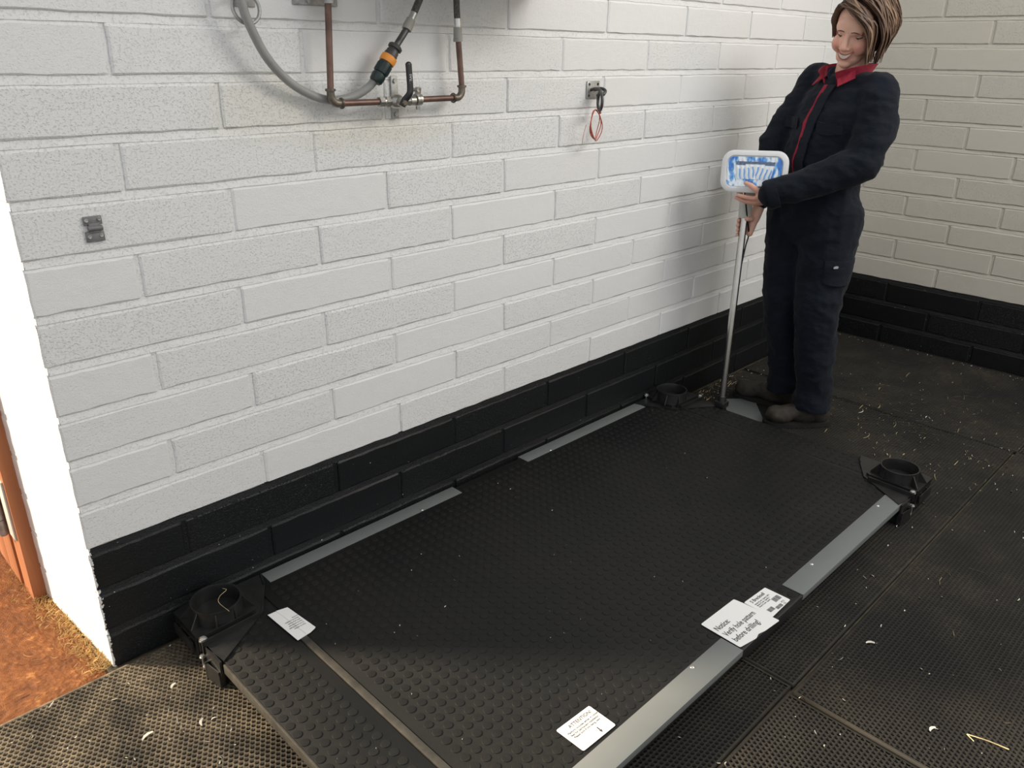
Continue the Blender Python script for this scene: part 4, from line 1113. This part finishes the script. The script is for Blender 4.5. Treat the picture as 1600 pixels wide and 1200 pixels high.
# her right hand closed round the pole
def pole_at(z): return PB + (PT - PB) * ((z - PB.z) / (PT.z - PB.z))
toh = (wrR - pole_at(0.87)); toh.z = 0; toh.normalize(); a0 = math.atan2(toh.y, toh.x)
kn0 = pole_at(0.82) + toh * 0.036
body.cap(wrR, pole_at(0.842) + toh * 0.050, 0.024, 0.021)
for k in range(4):
    zc = 0.842 - 0.0185 * k; rf = 0.0084 - 0.0004 * k
    body.cap(pole_at(0.842) + toh * 0.050, pole_at(zc) + toh * 0.036 + Z * 0, 0.019, 0.0125)
    prev = None
    for i in range(5):
        a = a0 + 0.55 + i * 0.50; q = pole_at(zc) + Vector((math.cos(a), math.sin(a), 0)) * (0.0135 + rf * 0.96 + (0.006 if i == 0 else 0)) - Z * 0.001 * i
        if prev is not None: body.cap(prev, q, rf * (1.05 - 0.03 * i), rf * (1.02 - 0.03 * i))
        prev = q
prev = pole_at(0.848) + toh * 0.044
for i in range(3):
    a = a0 - 0.6 - i * 0.6; q = pole_at(0.846 + 0.002 * i) + Vector((math.cos(a), math.sin(a), 0)) * 0.0245
    body.cap(prev, q, 0.0115 - 0.0006 * i, 0.0108 - 0.0006 * i); prev = q

def sculpt(me):
    n = len(me.vertices); co = np.empty(n * 3, np.float32); me.vertices.foreach_get('co', co); co = co.reshape(-1, 3).astype(float)
    loc = (co - np.array(Hc)) @ np.array(HR)
    tint = np.zeros(n)
    hd = (np.abs(loc[:, 0]) < 0.1) & (loc[:, 2] > -0.13) & (loc[:, 2] < 0.15) & (loc[:, 1] > 0.02) & (loc[:, 1] < 0.13)
    def g(cx_, cz_, sx_, sz_): return np.exp(-((loc[:, 0] - cx_) / sx_) ** 2 - ((loc[:, 2] - cz_) / sz_) ** 2) * hd
    d = np.zeros(n)
    for s_ in (-1, 1):
        d -= 0.0075 * g(s_ * 0.031, 0.000, 0.014, 0.0095)
        d += 0.0035 * g(s_ * 0.030, 0.019, 0.020, 0.007)
        d += 0.0050 * g(s_ * 0.037, -0.030, 0.015, 0.013)
        d -= 0.0030 * g(s_ * 0.026, -0.048, 0.006, 0.012)
        tint += 0.55 * g(s_ * 0.042, -0.028, 0.018, 0.014)
    d -= 0.0028 * g(0, -0.058, 0.024, 0.0085)
    d -= 0.0025 * g(0, -0.083, 0.020, 0.006)
    tint += 0.35 * g(0, -0.032, 0.012, 0.010)
    co += d[:, None] * np.array(Fh)
    hv = np.linalg.norm(co - np.array(hl(0.0, -0.09, 0.0)), axis=1)
    tint += 0.28 * np.exp(-(hv / 0.05) ** 2)
    me.vertices.foreach_set('co', co.astype(np.float32).ravel())
    a = me.attributes.new('tint', 'FLOAT', 'POINT'); a.data.foreach_set('value', np.clip(tint, 0, 0.8).astype(np.float32))
    me.update()
bm_ = voxel(body, 0.0034, 3, 'skin', 'body', sculpt)
obj('body', bm_, per, label='face, neck and hands')
BV = bvh(bm_)
def face(x, z, out=0.0):
    h = BV.ray_cast(hp(x, 0.2, z), -Fh)
    return (h[0] + Fh * out) if h[0] is not None else hp(x, 0.09, z)
for s_ in (-1, 1):
    e0 = face(s_ * 0.030, 0.000)
    m = MB(); m.ball(e0 - Fh * 0.0078, 0.0108, HR, 16, 12); eb = m.build('eyeball', 'eye', per, smooth=60)
    m = MB(); m.ball(e0 - Fh * 0.0078 + HR @ Vector((-0.001, 0.0085, -0.0048)), (0.0045, 0.003, 0.0045), HR, 12, 8); m.build('iris', 'iris', per, smooth=60)
    m = MB(); m.ball(e0 - Fh * 0.0075 + Uh * 0.0018, (0.0135, 0.0115, 0.0098), HR, 16, 12); 
    keep = MB(); 
    vs_ = [Vector(v) for v in m.v]; c_ = e0 - Fh * 0.0075 + Uh * 0.0018
    keep.add(vs_, [f for f in m.f if sum((vs_[i] - c_).dot(Uh) for i in f) / len(f) > 0.0005])
    keep.build('eyelid', 'skin', per, smooth=60)
    lp = [e0 - Fh * 0.0075 + HR @ Vector((0.0128 * t, 0.0122 * math.sqrt(max(0.02, 1 - t * t)), -0.0005 + 0.0016 * (t * t) - 0.001)) for t in (-1, -0.6, -0.2, 0.2, 0.6, 1)]
    m = MB(); m.tube(spline(lp, 4), 0.0017, 6); m.build('eyelash', 'brow', per, smooth=60)
    m = MB(); bp_ = [face(s_ * (0.012 + 0.034 * t), 0.0190 + 0.0045 * math.sin(PI * min(1, t * 1.1)) - 0.005 * t, 0.0004) for t in (0, 0.25, 0.5, 0.75, 1)]
    m.tube(spline(bp_, 4), [0.0014] * 5 + [0.0018] * 6 + [0.0012] * 4 + [0.0006] * 2, 8); m.build('eyebrow', 'brow', per, smooth=60)
    m = MB(); m.ball(face(s_ * 0.0075, -0.0405, -0.0005), (0.0032, 0.003, 0.0018), HR, 10, 6); m.build('nostril', 'iris', per, smooth=60)
def arc(z0, dz, w, out, n=9): return [face(w * (2 * k / (n - 1) - 1), z0 + dz * (2 * k / (n - 1) - 1) ** 2, out) for k in range(n)]
tp = arc(-0.0560, 0.010, 0.0265, 0.0010); bt = arc(-0.0690, 0.0220, 0.0255, 0.0010)
m = MB(); n_ = len(tp); m.add(tp + bt + [p - Fh * 0.004 for p in tp] + [p - Fh * 0.004 for p in bt],
    [(i, i + 1, n_ + i + 1, n_ + i) for i in range(n_ - 1)] + [(2 * n_ + i, 3 * n_ + i, 3 * n_ + i + 1, 2 * n_ + i + 1) for i in range(n_ - 1)]); m.build('teeth', 'teeth', per, smooth=60)
m = MB(); rr_ = [0.0008] + [0.0022] * 7 + [0.0008]; m.tube(arc(-0.0545, 0.0110, 0.0300, 0.0010), rr_, 8); m.build('upper_lip', 'lip', per, smooth=60)
m = MB(); rr_ = [0.0008, 0.002] + [0.0030] * 5 + [0.002, 0.0008]; m.tube(arc(-0.0715, 0.0280, 0.0300, 0.0008), rr_, 8); m.build('lower_lip', 'lip', per, smooth=60)
# hair: an under-cap and many tapered locks swept across to her left side
def scalp(t, side, k=1.0):
    """point on the hair shell: t runs from the parting down, side is the azimuth (0 front, + her left)"""
    th = t; a = side
    rx, ry, rz = 0.086 * k, 0.106 * k, 0.104 * k
    return Vector((math.sin(th) * math.sin(a) * rx, -0.014 + math.sin(th) * math.cos(a) * ry, 0.034 + math.cos(th) * rz))
hr = MB(); rh = random.Random(5)
capm = MB(); capm.ball(hp(0.003, -0.026, 0.038), (0.0760, 0.090, 0.090), HR, 24, 16); capm.ball(hp(0.010, -0.055, -0.01), (0.072, 0.055, 0.072), HR, 20, 14); capm.ball(hp(0.055, -0.012, -0.01), (0.034, 0.05, 0.062), HR, 16, 10)
for q in capm.v: pass
hr.add(capm.v, capm.f, 0.12)
part = [(-0.030, 0.082, 0.098), (-0.028, 0.060, 0.122), (-0.024, 0.030, 0.138), (-0.018, -0.010, 0.144), (-0.010, -0.050, 0.134), (0.0, -0.085, 0.105)]
PS = spline([Vector(p) for p in part], 10)
def lock(pts, r, tint):
    pts = [hp(*p) for p in pts]; sp_ = spline(pts, 5); k = len(sp_)
    rad = [r * (0.55 + 0.6 * math.sin(PI * min(0.75, i / (k - 1) * 0.9))) * (1.0 if i < k * 0.75 else max(0.12, 1 - (i - k * 0.75) / (k * 0.25))) for i in range(k)]
    hr.tube(sp_, rad, 6, tint=tint, flat=0.55)
for i in range(330):
    u_ = rh.random(); s0 = PS[min(len(PS) - 1, int(u_ * len(PS)))] + Vector((rh.gauss(0, 0.003), rh.gauss(0, 0.003), rh.gauss(0, 0.002)))
    j = lambda s_=0.005: rh.gauss(0, s_)
    tint = max(0.02, min(1.0, rh.gauss(0.36, 0.16) + (0.42 if rh.random() < 0.15 else 0)))
    if u_ < 0.32:      # fringe sweeping over her forehead to the left cheek
        e = Vector((0.078 + j(), 0.062 - 0.10 * u_ + j(0.008), -0.052 - 0.035 * rh.random()))
        m1 = Vector((0.032 + j(), 0.098 - 0.06 * u_ + j(0.003), 0.086 + j(0.006))); m2 = Vector((0.072 + j(0.004), 0.080 - 0.10 * u_ + j(0.005), 0.030 + j(0.008)))
    elif u_ < 0.75:    # down her left side, full and layered
        v = (u_ - 0.32) / 0.43
        e = Vector((0.092 - 0.018 * v + j(), 0.030 - 0.125 * v + j(0.008), -0.070 - 0.035 * rh.random() + 0.02 * v))
        m1 = Vector((0.058 + j(0.004), 0.055 - 0.13 * v + j(0.005), 0.108 + j(0.005))); m2 = Vector((0.102 + j(0.004), 0.035 - 0.125 * v + j(0.006), 0.015 + j(0.01)))
    else:              # back of the head
        v = (u_ - 0.75) / 0.25
        e = Vector((0.060 - 0.11 * v + j(0.01), -0.098 + j(0.008), -0.070 - 0.03 * rh.random()))
        m1 = Vector((0.035 - 0.05 * v + j(), -0.105 + j(0.005), 0.085 + j(0.006))); m2 = Vector((0.055 - 0.10 * v + j(), -0.122 + j(0.005), 0.005 + j(0.01)))
    lock([s0, m1, m2, e], 0.0062, tint)
for i in range(110):   # her right side, shorter
    v = rh.random(); j = lambda s_=0.004: rh.gauss(0, s_)
    s0 = PS[int(v * (len(PS) - 8))]; tint = max(0.02, min(1.0, rh.gauss(0.26, 0.12)))
    lock([s0, Vector((-0.060 + j(), 0.056 - 0.13 * v + j(), 0.085 + j())), Vector((-0.076 + j(0.002), 0.036 - 0.11 * v + j(), 0.035 + j(0.006))), Vector((-0.074 + j(), 0.010 - 0.10 * v + j(0.006), -0.020 - 0.045 * v + j(0.01)))], 0.0058, tint)
hr.build('hair', 'hair', per, smooth=60)

# coveralls
def fold(me, amp):
    n = len(me.vertices); me.update()
    co = np.empty(n * 3, np.float32); me.vertices.foreach_get('co', co); co = co.reshape(-1, 3)
    nr = np.empty(n * 3, np.float32); me.vertices.foreach_get('normal', nr); nr = nr.reshape(-1, 3)
    d = np.empty(n)
    for i in range(n):
        x, y, z = map(float, co[i])
        q = Vector((x * 9 + z * 3.0, y * 9 - z * 2.0, z * 13))
        a_ = noise.noise(q); b_ = noise.noise(q * 2.3 + Vector((7, 1, 2)))
        d[i] = (0.5 - abs(a_) * 2.2) * 0.7 + (0.4 - abs(b_) * 1.8) * 0.4
    co = co + nr * (d * amp)[:, None].astype(np.float32)
    me.vertices.foreach_set('co', co.ravel()); me.update()
cv = MB()
cv.loft([(pel + Z * -0.11, 0.10, 0.09), (pel + Z * -0.05, 0.168, 0.128), (pel + Z * 0.04 + Vector((0.004, 0, 0)), 0.178, 0.135), (pel + Z * 0.115, 0.162, 0.122), (pel + Z * 0.135, 0.166, 0.126), (pel + Z * 0.20 + Vector((-0.005, -0.002, 0)), 0.172, 0.134),
         (pel + Z * 0.30 + Vector((0.0, -0.014, 0)), 0.172, 0.132), (pel + Z * 0.38 + Vector((0.006, -0.026, 0)), 0.172, 0.118), (pel + Z * 0.435 + Vector((0.010, -0.034, 0)), 0.150, 0.098), (pel + Z * 0.478 + Vector((0.015, -0.038, 0)), 0.100, 0.078), (pel + Z * 0.500 + Vector((0.018, -0.040, 0)), 0.066, 0.066)], Rd, Fd)
cv.cap(shL, shR, 0.058, 0.058)
up = lambda p, dx, dy, dz: p + Vector((dx, dy, dz))
cv.cap(shL, shL.lerp(elL, 0.5) + Vector((0.012, -0.016, 0)), 0.066, 0.072); cv.cap(shL.lerp(elL, 0.5) + Vector((0.012, -0.016, 0)), elL, 0.072, 0.066)
cv.cap(elL, elL.lerp(wrL, 0.5) + Z * -0.010, 0.066, 0.060); cv.cap(elL.lerp(wrL, 0.5) + Z * -0.010, wrL + Z * -0.002, 0.060, 0.050)
cv.cap(shR, elR, 0.064, 0.056); cv.cap(elR, wrR, 0.055, 0.036)
cv.cap(hipL, knL, 0.116, 0.088); cv.cap(knL, anL + Z * 0.06, 0.086, 0.072); cv.cyl(anL + Z * 0.10, anL + Z * -0.012, 0.073, 0.077, 24)
cv.cap(hipR, knR, 0.112, 0.082); cv.cap(knR, anR + Z * 0.07, 0.080, 0.062); cv.cyl(anR + Z * 0.10, anR + Z * 0.0, 0.064, 0.068, 24)
cm = voxel(cv, 0.0075, 5, 'navy', 'coverall', lambda me: fold(me, 0.009))
obj('coverall', cm, per)
CV = bvh(cm)
def tor(lat, z, out=0.001):
    """point on the front of the torso, lat metres to her left of the centre line"""
    c0 = pel.lerp(nek, (z - pel.z) / (nek.z - pel.z)); c0.z = z
    o_ = c0 - Rd * lat + Fd * 0.6
    h = CV.ray_cast(o_, -Fd)
    return (h[0] + Fd * out) if h[0] is not None else c0 + Fd * 0.13
# cuff of the near sleeve
m = MB(); ud = (wrL - elL).normalized(); m.lathe([(0.046, -0.030), (0.0535, -0.028), (0.0545, 0.004), (0.050, 0.012), (0.044, 0.010), (0.040, -0.020), (0.046, -0.030)], T(wrL + ud * 0.012 + Z * -0.003) @ ud.to_track_quat('Z', 'Y').to_matrix().to_4x4(), 28)
m.build('cuff', 'navy', per, smooth=60)
# placket, red edged
def ribbon(m, pts, wv, th, out):
    vs = []
    for p, w in zip(pts, wv): vs += [p + w, p - w, p - w + out * th, p + w + out * th]
    k = len(pts); fs = [(0, 1, 2, 3), tuple(4 * (k - 1) + i for i in (3, 2, 1, 0))]
    for i in range(k - 1):
        for a in range(4): fs.append((4 * i + a, 4 * i + (a + 1) % 4, 4 * i + 4 + (a + 1) % 4, 4 * i + 4 + a))
    m.add(vs, fs)
zs = [1.335 - 0.022 * i for i in range(17)]
m = MB(); pts = [tor(-0.004 + 0.004 * math.sin(i * 0.9), z, 0.002) for i, z in enumerate(zs)]
ribbon(m, pts, [Rd * (0.0085 if i < 6 else 0.0085 - 0.0007 * (i - 5)) for i in range(len(pts))], 0.004, Fd); m.build('placket_lining', 'red', per, smooth=60, label='red edge of the front opening')
m = MB(); pts = [tor(0.022, z, 0.004) for z in zs]; ribbon(m, pts, [Rd * 0.020] * len(pts), 0.006, Fd); m.build('placket', 'navy', per, smooth=60)
m = MB()
pc = [tor(0.05 + 0.085 * t, 1.195 - 0.006 * math.sin(PI * t), 0.003) for t in (0, 0.2, 0.4, 0.6, 0.8, 1)]
ribbon(m, pc, [Z * 0.020] * 6, 0.005, Fd); m.build('chest_pocket_flap', 'navy', per, smooth=60)
m = MB()
pc = [tor(-0.05 - 0.08 * t, 1.200, 0.003) for t in (0, 0.25, 0.5, 0.75, 1)]
ribbon(m, pc, [Z * 0.020] * 5, 0.005, Fd); m.build('chest_pocket_flap', 'navy', per, smooth=60)
# collar: folded red stand around the neck, open in front
nc = nek + Vector((-0.006, -0.004, 0.0))
def collar(name, mat, r0, r1, h0, h1, open_, tip, th):
    m = MB(); n = 40; rows = []
    for i in range(n + 1):
        a = -PI + open_ + (2 * PI - 2 * open_) * i / n       # 0 = back
        e = abs(2 * i / n - 1) ** 4
        dirv = (-Fd) * math.cos(a) + (-Rd) * math.sin(a)
        base = nc + dirv * r0 + Z * (h0 - 0.030 * e) + Fd * (0.018 * e)
        top = nc + dirv * (r1 + tip * e) + Z * (h1 - 0.030 * e) + Fd * 0.012 * e
        mid = base.lerp(top, 0.5) + dirv * -0.004
        rows.append((base, mid, top, top + dirv * th - Z * 0.001, mid + dirv * th, base + dirv * th))
    k = 6; vs = [p for r_ in rows for p in r_]
    fs = [(i * k + a, i * k + (a + 1) % k, (i + 1) * k + (a + 1) % k, (i + 1) * k + a) for i in range(n) for a in range(k)]
    fs += [tuple(range(k)), tuple(range(n * k, n * k + k))[::-1]]
    m.add(vs, fs); return m.build(name, mat, per, smooth=60)
collar('collar', 'red', 0.064, 0.084, -0.004, 0.048, 0.42, 0.018, 0.004)
collar('shirt_collar', 'navy2', 0.055, 0.064, 0.000, 0.040, 0.50, 0.006, 0.003)
# folded-down collar points
for s_ in (-1, 1):
    m = MB()
    d1 = (Fd * 0.55 + Rd * -s_ * 0.84).normalized()
    b0 = nc + d1 * 0.082 + Z * 0.036; b1 = nc + (Fd * 0.95 + Rd * -s_ * 0.30).normalized() * 0.086 + Z * 0.004
    q0 = nc + d1 * 0.104 + Z * -0.002; q1 = nc + (Fd * 0.86 + Rd * -s_ * 0.5).normalized() * 0.124 + Z * -0.030
    o1 = (d1 + Z * 0.6).normalized() * 0.004
    m.add([b0, b1, q1, q0, b0 + o1, b1 + o1, q1 + o1, q0 + o1], [(0, 1, 2, 3), (7, 6, 5, 4), (0, 4, 5, 1), (1, 5, 6, 2), (2, 6, 7, 3), (3, 7, 4, 0)])
    m.build('collar_point', 'red', per, smooth=None)
# thigh pocket on her left leg, with a small oval emblem
def side_pt(c, dirv, out): 
    h = CV.ray_cast(c + dirv * 0.5, -dirv); return h[0] + dirv * out if h[0] is not None else c + dirv * 0.12
Sd = (Fd * 0.10 - Rd).normalized(); Sx = Z.cross(Sd).normalized()
m = MB(); g_ = []
cpk = Vector((2.585, -0.505, 0.0))
rowsn = []
for jz, z in enumerate((0.725, 0.71, 0.68, 0.655, 0.640)):
    for ix in range(7):
        x = -0.075 + 0.15 * ix / 6; zz = z - 0.010 * (1 - (2 * ix / 6 - 1) ** 2) * (jz / 4)
        p = side_pt(Vector((cpk.x, cpk.y, zz)) + Sx * x * 1.0, Sd, 0.004 + 0.004 * (jz > 0)); rowsn.append(p)
vs = rowsn + [p - Sd * 0.014 for p in rowsn]
fs = [(j * 7 + i, j * 7 + i + 1, (j + 1) * 7 + i + 1, (j + 1) * 7 + i) for j in range(4) for i in range(6)]
fs += [(35 + a, 35 + d, 35 + c, 35 + b) for a, b, c, d in fs[:24]]
fs += [(28 + i, 29 + i, 64 + i, 63 + i) for i in range(6)] + [(i + 1, i, 35 + i, 36 + i) for i in range(6)] + [(7 * j, 7 * j + 7, 42 + 7 * j, 35 + 7 * j) for j in range(4)] + [(7 * j + 13, 7 * j + 6, 41 + 7 * j, 48 + 7 * j) for j in range(4)]
m.add(vs, fs); m.build('thigh_pocket_flap', 'navy', per, smooth=60)
ec = side_pt(Vector((cpk.x, cpk.y, 0.703)) + Sx * 0.040 * (1 if Sx.x < 0 else -1), Sd, 0.010)
m = MB(); pts = [ec + Sx * 0.012 * math.cos(2 * PI * i / 20) + Z * 0.0065 * max(-0.5, math.sin(2 * PI * i / 20)) for i in range(20)]
m.add(pts + [p + Sd * 0.0015 for p in pts], [tuple(range(20))[::-1], tuple(range(20, 40))] + [(i, (i + 1) % 20, (i + 1) % 20 + 20, i + 20) for i in range(20)])
m.build('emblem', 'galv', per, smooth=None, label='small pale half-oval emblem on the thigh pocket')
# boots
def boot(heel, toe, ank, z0):
    h = Vector((*heel, z0)); t = Vector((*toe, z0)); d = (t - h); Lb = d.length; d.normalize(); s_ = Vector((-d.y, d.x, 0))
    RM = Matrix(((d.x, s_.x, 0), (d.y, s_.y, 0), (0, 0, 1)))
    m = MB(); at_ = lambda u, v, z: h + d * u + s_ * v + Z * z
    m.ball(at_(0.045, 0, 0.050), (0.044, 0.036, 0.044), RM); m.ball(at_(0.11, 0, 0.048), (0.07, 0.040, 0.040), RM); m.ball(at_(Lb - 0.060, 0, 0.042), (0.060, 0.049, 0.036), RM); m.ball(at_(Lb - 0.045, 0, 0.045), (0.042, 0.044, 0.036), RM)
    m.cap(at_(0.11, 0, 0.062), at_(Lb - 0.08, 0, 0.050), 0.040, 0.034)
    m.cap(at_(0.055, 0, 0.06), Vector(ank), 0.044, 0.050); m.cap(at_(0.09, 0, 0.085), Vector(ank) + d * 0.008, 0.036, 0.044)
    bt_ = obj('boot', voxel(m, 0.005, 4, 'boot', 'boot', lambda me: fold(me, 0.0035)), per)
    so = MB(); pts = []
    for k in range(28):
        a = 2 * PI * k / 28; u = Lb / 2 + (Lb / 2 + 0.004) * math.cos(a); w = (0.046 if u > Lb * 0.5 else 0.038) * math.copysign(abs(math.sin(a)) ** 0.6, math.sin(a)); pts.append((u, w))
    vs = [at_(u, w, 0.0) for u, w in pts] + [at_(u, w, 0.020) for u, w in pts]
    so.add(vs, [tuple(range(28))[::-1], tuple(range(28, 56))] + [(i, (i + 1) % 28, (i + 1) % 28 + 28, i + 28) for i in range(28)])
    so.build('sole', 'sole', bt_, smooth=40)
    la = MB()
    for k in range(4):
        u = 0.105 + 0.022 * k; zz = 0.112 - 0.009 * k
        la.tube(spline([at_(u - 0.004, -0.026, zz - 0.016), at_(u, 0, zz), at_(u + 0.004, 0.026, zz - 0.016)], 4), 0.0022, 6)
    la.build('lace', 'lace', bt_, smooth=60)
boot((2.652, -0.598), (2.462, -0.408), (2.602, -0.540, 0.130), 0.0130)
boot((2.690, -0.440), (2.648, -0.158), (2.662, -0.378, 0.130), 0.0130)
